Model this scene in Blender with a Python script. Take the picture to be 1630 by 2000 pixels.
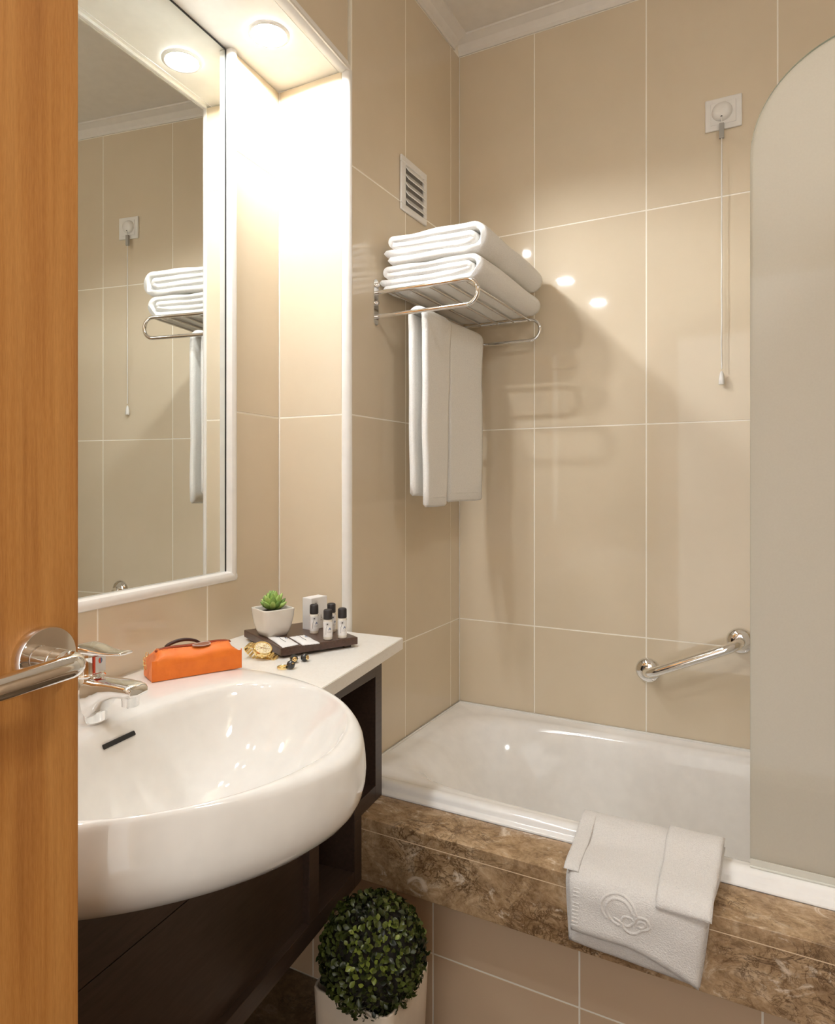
import bpy, bmesh, math, random
from mathutils import Vector, Matrix, noise
S = bpy.context.scene
for o in list(bpy.data.objects):
    bpy.data.objects.remove(o)
R = math.radians
random.seed(7)

# ---------------------------------------------------------------- camera
cam = bpy.data.cameras.new('camera'); camo = bpy.data.objects.new('camera', cam)
S.collection.objects.link(camo); S.camera = camo
camo.location = (0.9129, -1.9793, 1.2002)
camo.rotation_euler = (R(90), 0, 0.4938)
cam.sensor_fit = 'HORIZONTAL'; cam.sensor_width = 36
cam.lens = 36 * 1324.5 / 1630
cam.shift_y = -60.5 / 1630
cam.clip_start = 0.01

# ---------------------------------------------------------------- world, exposure
LAMP = 100.0          # alcove downlights, lens radiance
FILL = 20.0           # added fill lamp at the ceiling, unseen; radiance
w = bpy.data.worlds.new('ambient_fill'); S.world = w; w.use_nodes = True  # invented ambient fill, let in through the open doorway
w.node_tree.nodes['Background'].inputs[0].default_value = (1.0, 0.96, 0.91, 1)
w.node_tree.nodes['Background'].inputs[1].default_value = 0.8
vs = S.view_settings
S.display_settings.display_device = 'sRGB'
vs.view_transform = 'Standard'; vs.look = 'None'; vs.gamma = 1; vs.exposure = 1.27
vs.use_curve_mapping = False
S.cycles.max_bounces = 14; S.cycles.diffuse_bounces = 8; S.cycles.glossy_bounces = 8
S.cycles.caustics_reflective = True
S.cycles.sample_clamp_indirect = 6.0

# ---------------------------------------------------------------- materials
def nt(name):
    m = bpy.data.materials.new(name); m.use_nodes = True
    t = m.node_tree
    return m, t, t.nodes['Principled BSDF']

def setp(b, **k):
    for a, v in k.items():
        a = a.replace('_', ' ')
        if a in b.inputs: b.inputs[a].default_value = v

def lk(t, a, b): t.links.new(a, b)

def mapping(t, scale=(1, 1, 1), rot=(0, 0, 0)):
    tc = t.nodes.new('ShaderNodeTexCoord'); mp = t.nodes.new('ShaderNodeMapping')
    mp.inputs['Scale'].default_value = scale; mp.inputs['Rotation'].default_value = rot
    lk(t, tc.outputs['Object'], mp.inputs['Vector']); return mp.outputs['Vector']

def noi(t, vec, scale, detail=3, rough=0.5, dist=0):
    n = t.nodes.new('ShaderNodeTexNoise')
    n.inputs['Scale'].default_value = scale; n.inputs['Detail'].default_value = detail
    n.inputs['Roughness'].default_value = rough; n.inputs['Distortion'].default_value = dist
    lk(t, vec, n.inputs['Vector']); return n.outputs['Fac']

def ramp(t, fac, stops):
    r = t.nodes.new('ShaderNodeValToRGB'); e = r.color_ramp.elements
    while len(e) < len(stops): e.new(0.5)
    for i, (p, c) in enumerate(stops):
        e[i].position = p; e[i].color = (*c, 1)
    lk(t, fac, r.inputs['Fac']); return r.outputs['Color']

def mixc(t, fac, a, b, mode='MIX'):
    n = t.nodes.new('ShaderNodeMix'); n.data_type = 'RGBA'; n.blend_type = mode
    if isinstance(fac, (int, float)): n.inputs[0].default_value = fac
    else: lk(t, fac, n.inputs[0])
    for i, v in ((6, a), (7, b)):
        if isinstance(v, tuple): n.inputs[i].default_value = (*v, 1)
        else: lk(t, v, n.inputs[i])
    return n.outputs[2]

def bump(t, b, h, strength, dist):
    n = t.nodes.new('ShaderNodeBump'); n.inputs['Strength'].default_value = strength
    n.inputs['Distance'].default_value = dist
    lk(t, h, n.inputs['Height']); lk(t, n.outputs['Normal'], b.inputs['Normal'])

def plain(name, col, rough=0.5, metal=0, spec=0.5, coat=0, coat_rough=0.05, **k):
    m, t, b = nt(name)
    n = noi(t, mapping(t), 30, 2)
    c = ramp(t, n, [(0.3, tuple(x * 0.97 for x in col)), (0.7, tuple(min(1, x * 1.02) for x in col))])
    lk(t, c, b.inputs['Base Color'])
    setp(b, Roughness=rough, Metallic=metal, Specular_IOR_Level=spec, Coat_Weight=coat, Coat_Roughness=coat_rough, **k)
    return m

def make_tile(name, c1, c2, rough):
    m, t, b = nt(name)
    v = mapping(t)
    n = noi(t, v, 3.0, 4, 0.6)
    lk(t, ramp(t, n, [(0.35, c1), (0.68, c2)]), b.inputs['Base Color'])
    setp(b, Roughness=rough, Specular_IOR_Level=0.5)
    bump(t, b, noi(t, v, 7, 2), 0.008, 0.01)
    return m
M = {}
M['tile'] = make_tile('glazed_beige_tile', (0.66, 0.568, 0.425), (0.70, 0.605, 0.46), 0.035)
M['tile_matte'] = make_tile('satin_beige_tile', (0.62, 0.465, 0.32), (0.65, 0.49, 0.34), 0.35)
M['grout'] = plain('cream_grout', (0.92, 0.88, 0.79), 0.7)
M['white'] = plain('white_paint', (0.80, 0.775, 0.72), 0.35)
M['ceil'] = plain('ceiling_paint', (0.78, 0.75, 0.70), 0.3)
M['trim'] = plain('white_plastic_trim', (0.84, 0.83, 0.80), 0.18)
M['ceramic'] = plain('white_ceramic', (0.83, 0.82, 0.79), 0.05, coat=0.3)
M['enamel'] = plain('white_enamel', (0.88, 0.87, 0.85), 0.10)
M['chrome'] = plain('chrome', (0.86, 0.86, 0.86), 0.05, 1)
M['chrome_dark'] = plain('rack_steel', (0.70, 0.69, 0.67), 0.14, 1)
M['gold'] = plain('gold_metal', (0.93, 0.74, 0.36), 0.16, 1)
M['golddial'] = plain('gold_dial', (0.92, 0.84, 0.60), 0.25, 0.4)
M['plastic'] = plain('white_plastic', (0.80, 0.79, 0.76), 0.3)
M['greyplastic'] = plain('grey_plastic', (0.38, 0.37, 0.34), 0.45)
M['black'] = plain('black_plastic', (0.018, 0.016, 0.016), 0.35)
M['cap'] = plain('matt_black_cap', (0.03, 0.026, 0.027), 0.45)
M['hole'] = plain('dark_hole', (0.01, 0.009, 0.008), 0.6)
M['paper'] = plain('white_paper', (0.84, 0.84, 0.84), 0.5)
M['ink'] = plain('black_ink', (0.04, 0.04, 0.045), 0.6)
M['greyink'] = plain('grey_ink', (0.36, 0.35, 0.34), 0.6)
M['blueink'] = plain('blue_ink', (0.16, 0.22, 0.36), 0.6)
M['redink'] = plain('red_ink', (0.75, 0.07, 0.02), 0.4)
M['lotion'] = plain('lotion_bottle', (0.80, 0.77, 0.69), 0.22, coat=0.4)
M['pot'] = plain('glazed_white_pot', (0.78, 0.75, 0.69), 0.1, coat=0.3)
M['planter'] = plain('cream_planter', (0.83, 0.73, 0.60), 0.4)
M['bead'] = plain('black_bead', (0.012, 0.012, 0.014), 0.1, coat=0.6)
M['leather'] = plain('brown_leather', (0.27, 0.095, 0.035), 0.5)
M['darkleather'] = plain('dark_leather', (0.045, 0.02, 0.018), 0.4)
M['zip'] = plain('rust_zip', (0.36, 0.055, 0.012), 0.6)
M['soil'] = plain('dark_soil', (0.02, 0.016, 0.012), 0.9)

def mirror_mat():
    m, t, b = nt('mirror_silver')
    lk(t, ramp(t, noi(t, mapping(t), 2, 1), [(0, (0.80, 0.82, 0.79)), (1, (0.82, 0.835, 0.80))]), b.inputs['Base Color'])
    setp(b, Metallic=1.0, Roughness=0.0); return m
M['mirror'] = mirror_mat()

def wood_mat():
    m, t, b = nt('orange_veneer')
    v = mapping(t, (14, 14, 0.55))
    n = noi(t, v, 3.0, 5, 0.6, 0.4)
    v2 = mapping(t, (90, 90, 2.2)); n2 = noi(t, v2, 3.0, 4, 0.65)
    v3 = mapping(t, (500, 500, 40)); n3 = noi(t, v3, 2.0, 3, 0.6)
    c = ramp(t, n, [(0.30, (0.30, 0.105, 0.02)), (0.48, (0.47, 0.20, 0.045)), (0.66, (0.62, 0.31, 0.09))])
    c = mixc(t, 0.35, c, ramp(t, n2, [(0.3, (0.30, 0.11, 0.02)), (0.7, (0.60, 0.29, 0.08))]))
    c = mixc(t, 0.25, c, ramp(t, n3, [(0.35, (0.36, 0.14, 0.03)), (0.65, (0.62, 0.30, 0.09))]))
    lk(t, c, b.inputs['Base Color'])
    setp(b, Roughness=0.38, Coat_Weight=0.15, Coat_Roughness=0.2)
    return m
M['wood'] = wood_mat()

def dark_wood():
    m, t, b = nt('dark_brown_laminate')
    v = mapping(t, (60, 3, 60)); n = noi(t, v, 2.5, 4, 0.6)
    lk(t, ramp(t, n, [(0.3, (0.036, 0.021, 0.015)), (0.7, (0.060, 0.036, 0.026))]), b.inputs['Base Color'])
    setp(b, Roughness=0.33, Specular_IOR_Level=0.5)
    return m
M['dark'] = dark_wood()

def tray_wood():
    m, t, b = nt('walnut_tray')
    v = mapping(t, (20, 90, 90)); n = noi(t, v, 2, 4, 0.6)
    lk(t, ramp(t, n, [(0.3, (0.055, 0.028, 0.02)), (0.7, (0.10, 0.055, 0.038))]), b.inputs['Base Color'])
    setp(b, Roughness=0.3); return m
M['tray'] = tray_wood()

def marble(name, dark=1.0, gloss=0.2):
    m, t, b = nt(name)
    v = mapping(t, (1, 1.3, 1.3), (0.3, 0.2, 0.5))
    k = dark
    big = noi(t, v, 3.6, 6, 0.6, 0.8)
    mid = noi(t, v, 11, 9, 0.72, 1.3)
    fine = noi(t, v, 55, 6, 0.75, 0.6)
    c = ramp(t, big, [(0.36, (0.17*k, 0.095*k, 0.042*k)), (0.47, (0.30*k, 0.19*k, 0.095*k)), (0.56, (0.42*k, 0.29*k, 0.165*k)), (0.68, (0.56*k, 0.42*k, 0.28*k))])
    c2 = ramp(t, mid, [(0.36, (0.09*k, 0.045*k, 0.018*k)), (0.46, (0.24*k, 0.145*k, 0.07*k)), (0.55, (0.40*k, 0.27*k, 0.15*k)), (0.66, (0.66*k, 0.54*k, 0.40*k))])
    c = mixc(t, 0.62, c, c2)
    c = mixc(t, 0.30, c, ramp(t, fine, [(0.38, (0.07*k, 0.04*k, 0.02*k)), (0.52, (0.36*k, 0.24*k, 0.14*k)), (0.66, (0.60*k, 0.46*k, 0.32*k))]))
    def crack(scale, width, dist):
        vn = noi(t, v, scale, 7, 0.65, dist)
        a1 = t.nodes.new('ShaderNodeMath'); a1.operation = 'SUBTRACT'; lk(t, vn, a1.inputs[0]); a1.inputs[1].default_value = 0.5
        a2 = t.nodes.new('ShaderNodeMath'); a2.operation = 'ABSOLUTE'; lk(t, a1.outputs[0], a2.inputs[0])
        return ramp(t, a2.outputs[0], [(0.0, (0.9, 0.9, 0.9)), (width, (0, 0, 0))])
    # veins only appear in patches
    patch = ramp(t, noi(t, v, 5.5, 4), [(0.45, (0, 0, 0)), (0.6, (1, 1, 1))])
    c = mixc(t, mixc(t, 1.0, crack(9, 0.022, 1.8), patch, 'MULTIPLY'), c, (0.05*k, 0.026*k, 0.012*k))
    c = mixc(t, mixc(t, 1.0, crack(22, 0.035, 1.2), patch, 'MULTIPLY'), c, (0.10*k, 0.055*k, 0.025*k))
    pale = ramp(t, noi(t, v, 13, 6, 0.7, 0.9), [(0.585, (0, 0, 0)), (0.66, (0.8, 0.8, 0.8))])
    c = mixc(t, pale, c, (0.68*k, 0.58*k, 0.46*k))
    lk(t, c, b.inputs['Base Color'])
    setp(b, Roughness=gloss)
    return m
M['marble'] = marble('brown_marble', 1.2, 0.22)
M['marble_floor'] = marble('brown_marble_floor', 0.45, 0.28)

def counter_mat():
    m, t, b = nt('cream_quartz')
    v = mapping(t); n = noi(t, v, 260, 3, 0.6); n2 = noi(t, v, 40, 3)
    c = ramp(t, n, [(0.3, (0.82, 0.79, 0.73)), (0.5, (0.88, 0.86, 0.81)), (0.75, (0.90, 0.88, 0.84))])
    lk(t, mixc(t, 0.3, c, ramp(t, n2, [(0.3, (0.84, 0.81, 0.75)), (0.7, (0.90, 0.88, 0.83))])), b.inputs['Base Color'])
    setp(b, Roughness=0.3); return m
M['counter'] = counter_mat()

def terry(name, col, scale=700, strength=0.9, dist=0.0016, soft=1.0):
    m, t, b = nt(name)
    v = mapping(t)
    n = noi(t, v, scale, 3, 0.7); n2 = noi(t, v, 60, 3)
    c = ramp(t, n, [(0.25, tuple(x * 0.86 for x in col)), (0.6, col)])
    lk(t, c, b.inputs['Base Color'])
    ad = t.nodes.new('ShaderNodeMath'); ad.operation = 'ADD'
    sf = t.nodes.new('ShaderNodeMath'); sf.operation = 'MULTIPLY'; lk(t, n2, sf.inputs[0]); sf.inputs[1].default_value = soft
    lk(t, n, ad.inputs[0]); lk(t, sf.outputs[0], ad.inputs[1])
    bump(t, b, ad.outputs[0], strength, dist)
    setp(b, Roughness=0.95, Specular_IOR_Level=0.15, Sheen_Weight=0.25, Sheen_Roughness=0.5)
    return m
M['terry'] = terry('white_terry', (0.88, 0.87, 0.84), 420, 0.7, 0.0018, 0.7)
M['terry_mat'] = terry('white_terry_mat', (0.87, 0.845, 0.815), 420, 1.0, 0.0024, 0.15)

def nylon():
    m, t, b = nt('orange_nylon')
    v = mapping(t); n = noi(t, v, 45, 4, 0.6); n2 = noi(t, v, 1500, 2)
    lk(t, ramp(t, n, [(0.3, (0.80, 0.175, 0.010)), (0.7, (0.88, 0.215, 0.014))]), b.inputs['Base Color'])
    setp(b, Roughness=0.5, Sheen_Weight=0.2)
    bump(t, b, noi(t, v, 28, 3), 0.35, 0.006)
    return m
M['nylon'] = nylon()

def leaf_mat(name, c1, c2, scale, rough):
    m, t, b = nt(name)
    oi = t.nodes.new('ShaderNodeObjectInfo')
    v = mapping(t); n = noi(t, v, scale, 2)
    ad = t.nodes.new('ShaderNodeMath'); ad.operation = 'MULTIPLY_ADD'
    lk(t, oi.outputs['Random'], ad.inputs[0]); ad.inputs[1].default_value = 0.6; lk(t, n, ad.inputs[2])
    lk(t, ramp(t, ad.outputs[0], [(0.45, c1), (0.75, tuple(a * 0.6 + b * 0.4 for a, b in zip(c1, c2))), (1.0, c2)]), b.inputs['Base Color'])
    setp(b, Roughness=rough, Specular_IOR_Level=0.5)
    return m
M['box_leaf'] = leaf_mat('boxwood_leaf', (0.010, 0.016, 0.008), (0.24, 0.30, 0.05), 25, 0.28)
M['suc_leaf'] = leaf_mat('succulent_leaf', (0.12, 0.25, 0.045), (0.38, 0.55, 0.15), 60, 0.4)

def frosted():
    m = bpy.data.materials.new('frosted_glass'); m.use_nodes = True
    t = m.node_tree; t.nodes.clear()
    out = t.nodes.new('ShaderNodeOutputMaterial')
    df = t.nodes.new('ShaderNodeBsdfDiffuse'); tr = t.nodes.new('ShaderNodeBsdfTranslucent')
    m1 = t.nodes.new('ShaderNodeMixShader')
    v = mapping(t); n = noi(t, v, 300, 2)
    lk(t, ramp(t, n, [(0.3, (0.92, 0.89, 0.83)), (0.7, (0.94, 0.91, 0.85))]), df.inputs['Color'])
    lk(t, ramp(t, n, [(0.3, (0.95, 0.945, 0.92)), (0.7, (0.97, 0.965, 0.94))]), tr.inputs['Color'])
    m1.inputs[0].default_value = 0.48
    lk(t, df.outputs[0], m1.inputs[1]); lk(t, tr.outputs[0], m1.inputs[2])
    lk(t, m1.outputs[0], out.inputs['Surface'])
    c = bpy.data.materials.new('clear_glass_face'); c.use_nodes = True; t = c.node_tree; t.nodes.clear()
    out = t.nodes.new('ShaderNodeOutputMaterial'); tp_ = t.nodes.new('ShaderNodeBsdfTransparent')
    gl = t.nodes.new('ShaderNodeBsdfGlossy'); fr = t.nodes.new('ShaderNodeFresnel'); m2 = t.nodes.new('ShaderNodeMixShader')
    gl.inputs['Roughness'].default_value = 0.03; fr.inputs['IOR'].default_value = 1.45
    lk(t, ramp(t, noi(t, mapping(t), 3, 1), [(0, (0.98, 0.98, 0.965)), (1, (0.985, 0.985, 0.97))]), tp_.inputs['Color'])
    lk(t, fr.outputs[0], m2.inputs[0]); lk(t, tp_.outputs[0], m2.inputs[1]); lk(t, gl.outputs[0], m2.inputs[2])
    lk(t, m2.outputs[0], out.inputs['Surface'])
    return m, c
M['frost'], M['clear'] = frosted()
M['glassedge'] = plain('green_glass_edge', (0.42, 0.50, 0.43), 0.1)
M['seal'] = plain('clear_seal', (0.70, 0.70, 0.64), 0.15)

def emis(name, col, s):
    m, t, b = nt(name)
    n = noi(t, mapping(t), 40, 1)
    lk(t, ramp(t, n, [(0, tuple(c * 0.98 for c in col)), (1, col)]), b.inputs['Emission Color'])
    setp(b, Emission_Strength=s, Base_Color=(0.8, 0.8, 0.8, 1)); return m
def wide_beam(name, col, strength):
    """downlight lens with a wide (batwing) beam: even intensity out to steep angles"""
    m, t, b = nt(name)
    g = t.nodes.new('ShaderNodeNewGeometry'); d = t.nodes.new('ShaderNodeVectorMath'); d.operation = 'DOT_PRODUCT'
    lk(t, g.outputs['Normal'], d.inputs[0]); lk(t, g.outputs['Incoming'], d.inputs[1])
    a = t.nodes.new('ShaderNodeMath'); a.operation = 'MAXIMUM'; lk(t, d.outputs['Value'], a.inputs[0]); a.inputs[1].default_value = 0.28
    q = t.nodes.new('ShaderNodeMath'); q.operation = 'DIVIDE'; q.inputs[0].default_value = strength; lk(t, a.outputs[0], q.inputs[1])
    c2 = t.nodes.new('ShaderNodeMath'); c2.operation = 'MULTIPLY'; lk(t, d.outputs['Value'], c2.inputs[0]); lk(t, d.outputs['Value'], c2.inputs[1])
    c3 = t.nodes.new('ShaderNodeMath'); c3.operation = 'MULTIPLY_ADD'; lk(t, c2.outputs[0], c3.inputs[0]); c3.inputs[1].default_value = -0.55; c3.inputs[2].default_value = 1.0
    q2 = t.nodes.new('ShaderNodeMath'); q2.operation = 'MULTIPLY'; lk(t, q.outputs[0], q2.inputs[0]); lk(t, c3.outputs[0], q2.inputs[1]); q = q2
    lk(t, ramp(t, noi(t, mapping(t), 40, 1), [(0, col), (1, col)]), b.inputs['Emission Color'])
    lk(t, q.outputs[0], b.inputs['Emission Strength']); return m
M['lens'] = [wide_beam('lit_lens', (0.965, 0.985, 1.0), LAMP * k) for k in (2.3, 1.7, 2.0)]
M['diff'] = emis('fill_diffuser', (0.97, 1.0, 0.985), FILL)

# ---------------------------------------------------------------- builders
def link(o): S.collection.objects.link(o)

def thing(name, label, cat, loc=(0, 0, 0), group=None):
    o = bpy.data.objects.new(name, None); link(o); o.location = loc
    o.empty_display_size = 0.02
    o['label'] = label; o['category'] = cat
    if group: o['group'] = group
    return o

def tag(o, label, cat, group=None):
    o['label'] = label; o['category'] = cat
    if group: o['group'] = group
    return o

def adopt(o, parent):
    if parent is not None:
        o.parent = parent
        if parent.type == 'EMPTY':
            o.matrix_parent_inverse = Matrix.Translation(parent.location).inverted()

def mk(name, verts, faces, m, parent=None, smooth=True, label=None):
    me = bpy.data.meshes.new(name); me.from_pydata([tuple(v) for v in verts], [], faces)
    bm = bmesh.new(); bm.from_mesh(me); bmesh.ops.recalc_face_normals(bm, faces=bm.faces); bm.to_mesh(me); bm.free()
    me.materials.append(m)
    if smooth:
        for p in me.polygons: p.use_smooth = True
    o = bpy.data.objects.new(name, me); link(o); adopt(o, parent)
    if label: o['label'] = label
    return o

def fin(name, bm, m, parent=None, smooth=True, label=None, recalc=True):
    if recalc: bmesh.ops.recalc_face_normals(bm, faces=bm.faces)
    me = bpy.data.meshes.new(name); bm.to_mesh(me); bm.free()
    me.materials.append(m)
    for p in me.polygons: p.use_smooth = smooth
    o = bpy.data.objects.new(name, me); link(o); adopt(o, parent)
    if label: o['label'] = label
    return o

def sharp(o, ang=35):
    """hard edges on an otherwise smooth mesh"""
    bm = bmesh.new(); bm.from_mesh(o.data)
    for e in bm.edges:
        if len(e.link_faces) == 2 and e.calc_face_angle(0) > R(ang): e.smooth = False
    bm.to_mesh(o.data); bm.free(); return o

def add_box(bm, lo, hi, bev=0.0, mat=None, seg=2):
    lo = Vector(lo); hi = Vector(hi)
    r = bmesh.ops.create_cube(bm, size=1)
    vs_ = r['verts']; c = (lo + hi) / 2; d = hi - lo
    for v in vs_:
        v.co = Vector((v.co.x * d.x, v.co.y * d.y, v.co.z * d.z))
    if bev:
        es = list({e for v in vs_ for e in v.link_edges})
        rr = bmesh.ops.bevel(bm, geom=es, offset=bev, segments=seg, affect='EDGES', profile=0.5)
        vs_ = list({v for f in rr['faces'] for v in f.verts} | {v for v in vs_ if v.is_valid})
    for v in vs_:
        v.co = v.co + c
        if mat is not None: v.co = mat @ v.co
    return vs_

def box(name, lo, hi, m, parent=None, bev=0.0, mat=None, label=None, smooth=False, seg=2):
    bm = bmesh.new(); add_box(bm, lo, hi, bev, mat, seg)
    return fin(name, bm, m, parent, smooth, label)

def add_tube(bm, pts, r, n=10, closed=False, rfun=None):
    pts = [Vector(p) for p in pts]; N = len(pts); rings = []
    prev = None
    for i, p in enumerate(pts):
        if closed: t = pts[(i + 1) % N] - pts[i - 1]
        else: t = pts[min(i + 1, N - 1)] - pts[max(i - 1, 0)]
        t.normalize()
        if prev is None:
            a = Vector((0, 0, 1)) if abs(t.z) < 0.9 else Vector((1, 0, 0))
            u = t.cross(a).normalized()
        else:
            u = (prev - t * prev.dot(t)).normalized()
        prev = u; v = t.cross(u)
        rr = r if rfun is None else rfun(i / max(1, N - 1))
        rings.append([bm.verts.new(p + (u * math.cos(2 * math.pi * k / n) + v * math.sin(2 * math.pi * k / n)) * rr) for k in range(n)])
    for i in range(N if closed else N - 1):
        a, b = rings[i], rings[(i + 1) % N]
        for k in range(n):
            bm.faces.new((a[k], a[(k + 1) % n], b[(k + 1) % n], b[k]))
    if not closed:
        bm.faces.new(rings[0][::-1]); bm.faces.new(rings[-1])

def tube(name, pts, r, m, parent=None, n=10, closed=False, rfun=None, label=None):
    bm = bmesh.new(); add_tube(bm, pts, r, n, closed, rfun)
    return sharp(fin(name, bm, m, parent, True, label), 60)

def frame_of(axis):
    w_ = Vector(axis).normalized()
    a = Vector((0, 0, 1)) if abs(w_.z) < 0.9 else Vector((1, 0, 0))
    u = a.cross(w_).normalized(); v = w_.cross(u)
    return u, v, w_

def add_lathe(bm, prof, base, axis=(0, 0, 1), n=32):
    u, v, w_ = frame_of(axis); base = Vector(base); rings = []
    for (r, h) in prof:
        if r < 1e-6: rings.append([bm.verts.new(base + w_ * h)])
        else: rings.append([bm.verts.new(base + w_ * h + (u * math.cos(2 * math.pi * k / n) + v * math.sin(2 * math.pi * k / n)) * r) for k in range(n)])
    for a, b in zip(rings, rings[1:]):
        for k in range(n):
            k2 = (k + 1) % n
            if len(a) == 1 and len(b) == 1: continue
            if len(a) == 1: bm.faces.new((a[0], b[k], b[k2]))
            elif len(b) == 1: bm.faces.new((a[k], a[k2], b[0]))
            else: bm.faces.new((a[k], a[k2], b[k2], b[k]))

def lathe(name, prof, base, m, parent=None, axis=(0, 0, 1), n=32, label=None, ang=40):
    bm = bmesh.new(); add_lathe(bm, prof, base, axis, n)
    return sharp(fin(name, bm, m, parent, True, label), ang)

def loft(name, loops, m, parent=None, cap0=False, cap1=False, smooth=True, label=None, closed=True):
    bm = bmesh.new(); V = [[bm.verts.new(p) for p in l] for l in loops]; n = len(loops[0])
    for a, b in zip(V, V[1:]):
        for k in range(n if closed else n - 1):
            bm.faces.new((a[k], a[(k + 1) % n], b[(k + 1) % n], b[k]))
    if cap0: bm.faces.new(V[0][::-1])
    if cap1: bm.faces.new(V[-1])
    return fin(name, bm, m, parent, smooth, label)

def prism(name, poly, z0, z1, m, parent=None, bev=0, label=None, smooth=False):
    bm = bmesh.new(); b0 = [bm.verts.new((x, y, z0)) for x, y in poly]; b1 = [bm.verts.new((x, y, z1)) for x, y in poly]
    n = len(poly)
    top = bm.faces.new(b1); bm.faces.new(b0[::-1])
    for k in range(n): bm.faces.new((b0[k], b0[(k + 1) % n], b1[(k + 1) % n], b1[k]))
    if bev:
        bmesh.ops.bevel(bm, geom=list(top.edges), offset=bev, segments=2, affect='EDGES')
    return fin(name, bm, m, parent, smooth, label)

def copy_tree(o, parent=None):
    c = o.copy(); link(c)
    if parent is not None: c.parent = parent; c.matrix_parent_inverse = o.matrix_parent_inverse.copy()
    for ch in list(o.children): copy_tree(ch, c)
    return c

# ================================================================ THE ROOM
TH = 0.009; G = 0.0018     # tile thickness, half joint
tile_mesh = {}
def tile_data(w_, h_, m):
    key = (round(w_, 4), round(h_, 4), m.name)
    if key not in tile_mesh:
        bm = bmesh.new(); add_box(bm, (-w_/2, -TH, -h_/2), (w_/2, 0, h_/2), 0.0005, None, 1)
        bmesh.ops.recalc_face_normals(bm, faces=bm.faces)
        me = bpy.data.meshes.new('tile'); bm.to_mesh(me); bm.free(); me.materials.append(m)
        for p in me.polygons: p.use_smooth = True
        # keep broad faces flat
        bm = bmesh.new(); bm.from_mesh(me)
        for e in bm.edges:
            if len(e.link_faces) == 2 and max(f.calc_area() for f in e.link_faces) > 0.002: e.smooth = False
        bm.to_mesh(me); bm.free()
        tile_mesh[key] = me
    return tile_mesh[key]

def tiles(wall, O, d, cols, rows, m, skip=(), jit=0.0009):
    """tiles whose face lies in the vertical plane through O along unit d; outward normal is d turned clockwise"""
    d = Vector((d[0], d[1], 0)).normalized(); ang = math.atan2(d.y, d.x)
    O = Vector((O[0], O[1], 0))
    for i in range(len(cols) - 1):
        for j in range(len(rows) - 1):
            if (i, j) in skip: continue
            w_ = cols[i+1] - cols[i] - 2*G; h_ = rows[j+1] - rows[j] - 2*G
            o = bpy.data.objects.new('tile', tile_data(w_, h_, m)); link(o)
            p = O + d * ((cols[i] + cols[i+1]) / 2); p.z = (rows[j] + rows[j+1]) / 2
            o.location = p
            o.rotation_euler = (random.uniform(-jit, jit), 0, ang + math.pi + random.uniform(-jit, jit))
            o.parent = wall

def structure(o, label):
    o['kind'] = 'structure'; o['label'] = label; return o

ROWS = [0.76, 1.36, 1.96, 2.558]
# floor of brown marble slabs
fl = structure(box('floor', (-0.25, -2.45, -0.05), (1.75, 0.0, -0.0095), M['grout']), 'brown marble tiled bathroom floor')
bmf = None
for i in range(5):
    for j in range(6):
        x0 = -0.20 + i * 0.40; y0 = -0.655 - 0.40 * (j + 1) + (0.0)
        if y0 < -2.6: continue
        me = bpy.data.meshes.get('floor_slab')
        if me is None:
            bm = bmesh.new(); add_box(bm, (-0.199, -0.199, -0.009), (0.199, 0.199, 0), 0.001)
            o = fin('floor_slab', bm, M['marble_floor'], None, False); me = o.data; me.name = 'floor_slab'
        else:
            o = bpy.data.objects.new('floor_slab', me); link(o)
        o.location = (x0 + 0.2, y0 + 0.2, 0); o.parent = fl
# wall behind the tub
wb = structure(box('wall_back', (-0.25, 0.0008, 0), (1.75, 0.10, 2.62), M['grout']), 'beige glazed tile wall behind the bathtub')
XC = [0.0, 0.2495, 0.5757, 0.9014, 1.2272, 1.553, 1.70]
tiles(wb, (0, 0), (1, 0), XC, [0.495] + ROWS, M['tile'])
# left wall at the tub end, in front of the alcove return
wl = structure(box('wall_left', (-0.25, -0.6205, 0), (-0.0008, -0.0005, 2.62), M['grout']), 'beige glazed tile wall at the left end of the bathtub')
tiles(wl, (0, 0), (0, -1), [0.0, 0.0631, 0.3515, 0.616], [0.495] + ROWS, M['tile'])
def flip_rot(wall, a):
    for c in wall.children: c.rotation_euler.z = a
for c in wb.children: c.rotation_euler.z = math.pi + random.uniform(-.0009, .0009) + math.pi
for c in wl.children: c.rotation_euler.z = math.pi / 2 + random.uniform(-.0009, .0009)
# the tile mesh front face is local y=0 and its body lies towards -y, so fronts must look along +y local
for c in wb.children: c.rotation_euler.z = math.pi + random.uniform(-.0009, .0009)
for c in wl.children: c.rotation_euler.z = -math.pi / 2 + random.uniform(-.0009, .0009)

A = R(5.25); CA, SA = math.cos(A), math.sin(A)
def mw(s, z, off=0.0):
    """point on the tiled wall of the alcove: s from the far corner towards the door, off into the room"""
    return Vector((-0.21 + s * SA + off * CA, -0.6328 - s * CA + off * SA, z))
def mbox(name, s0, s1, o0, o1, z0, z1, m, parent=None, bev=0, label=None, smooth=False):
    """box in the alcove-wall frame: x local = off, y local = -s"""
    mat = Matrix.Translation((-0.21, -0.6328, 0)) @ Matrix.Rotation(A, 4, 'Z')
    return box(name, (o0, -s1, z0), (o1, -s0, z1), m, parent, bev, mat, label, smooth)

# end of the alcove facing the door
we = structure(box('wall_alcove_end', (-0.25, -0.6320, 0), (-0.0172, -0.621, 2.183), M['grout']), 'pale glazed tile end of the vanity alcove')
tiles(we, (-0.209, -0.6328), (1, 0), [0.0, 0.192], [0.76, 1.36, 1.96, 2.184], M['tile'])
for c in we.children: c.rotation_euler.z = math.pi + random.uniform(-.0006, .0006)
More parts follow.
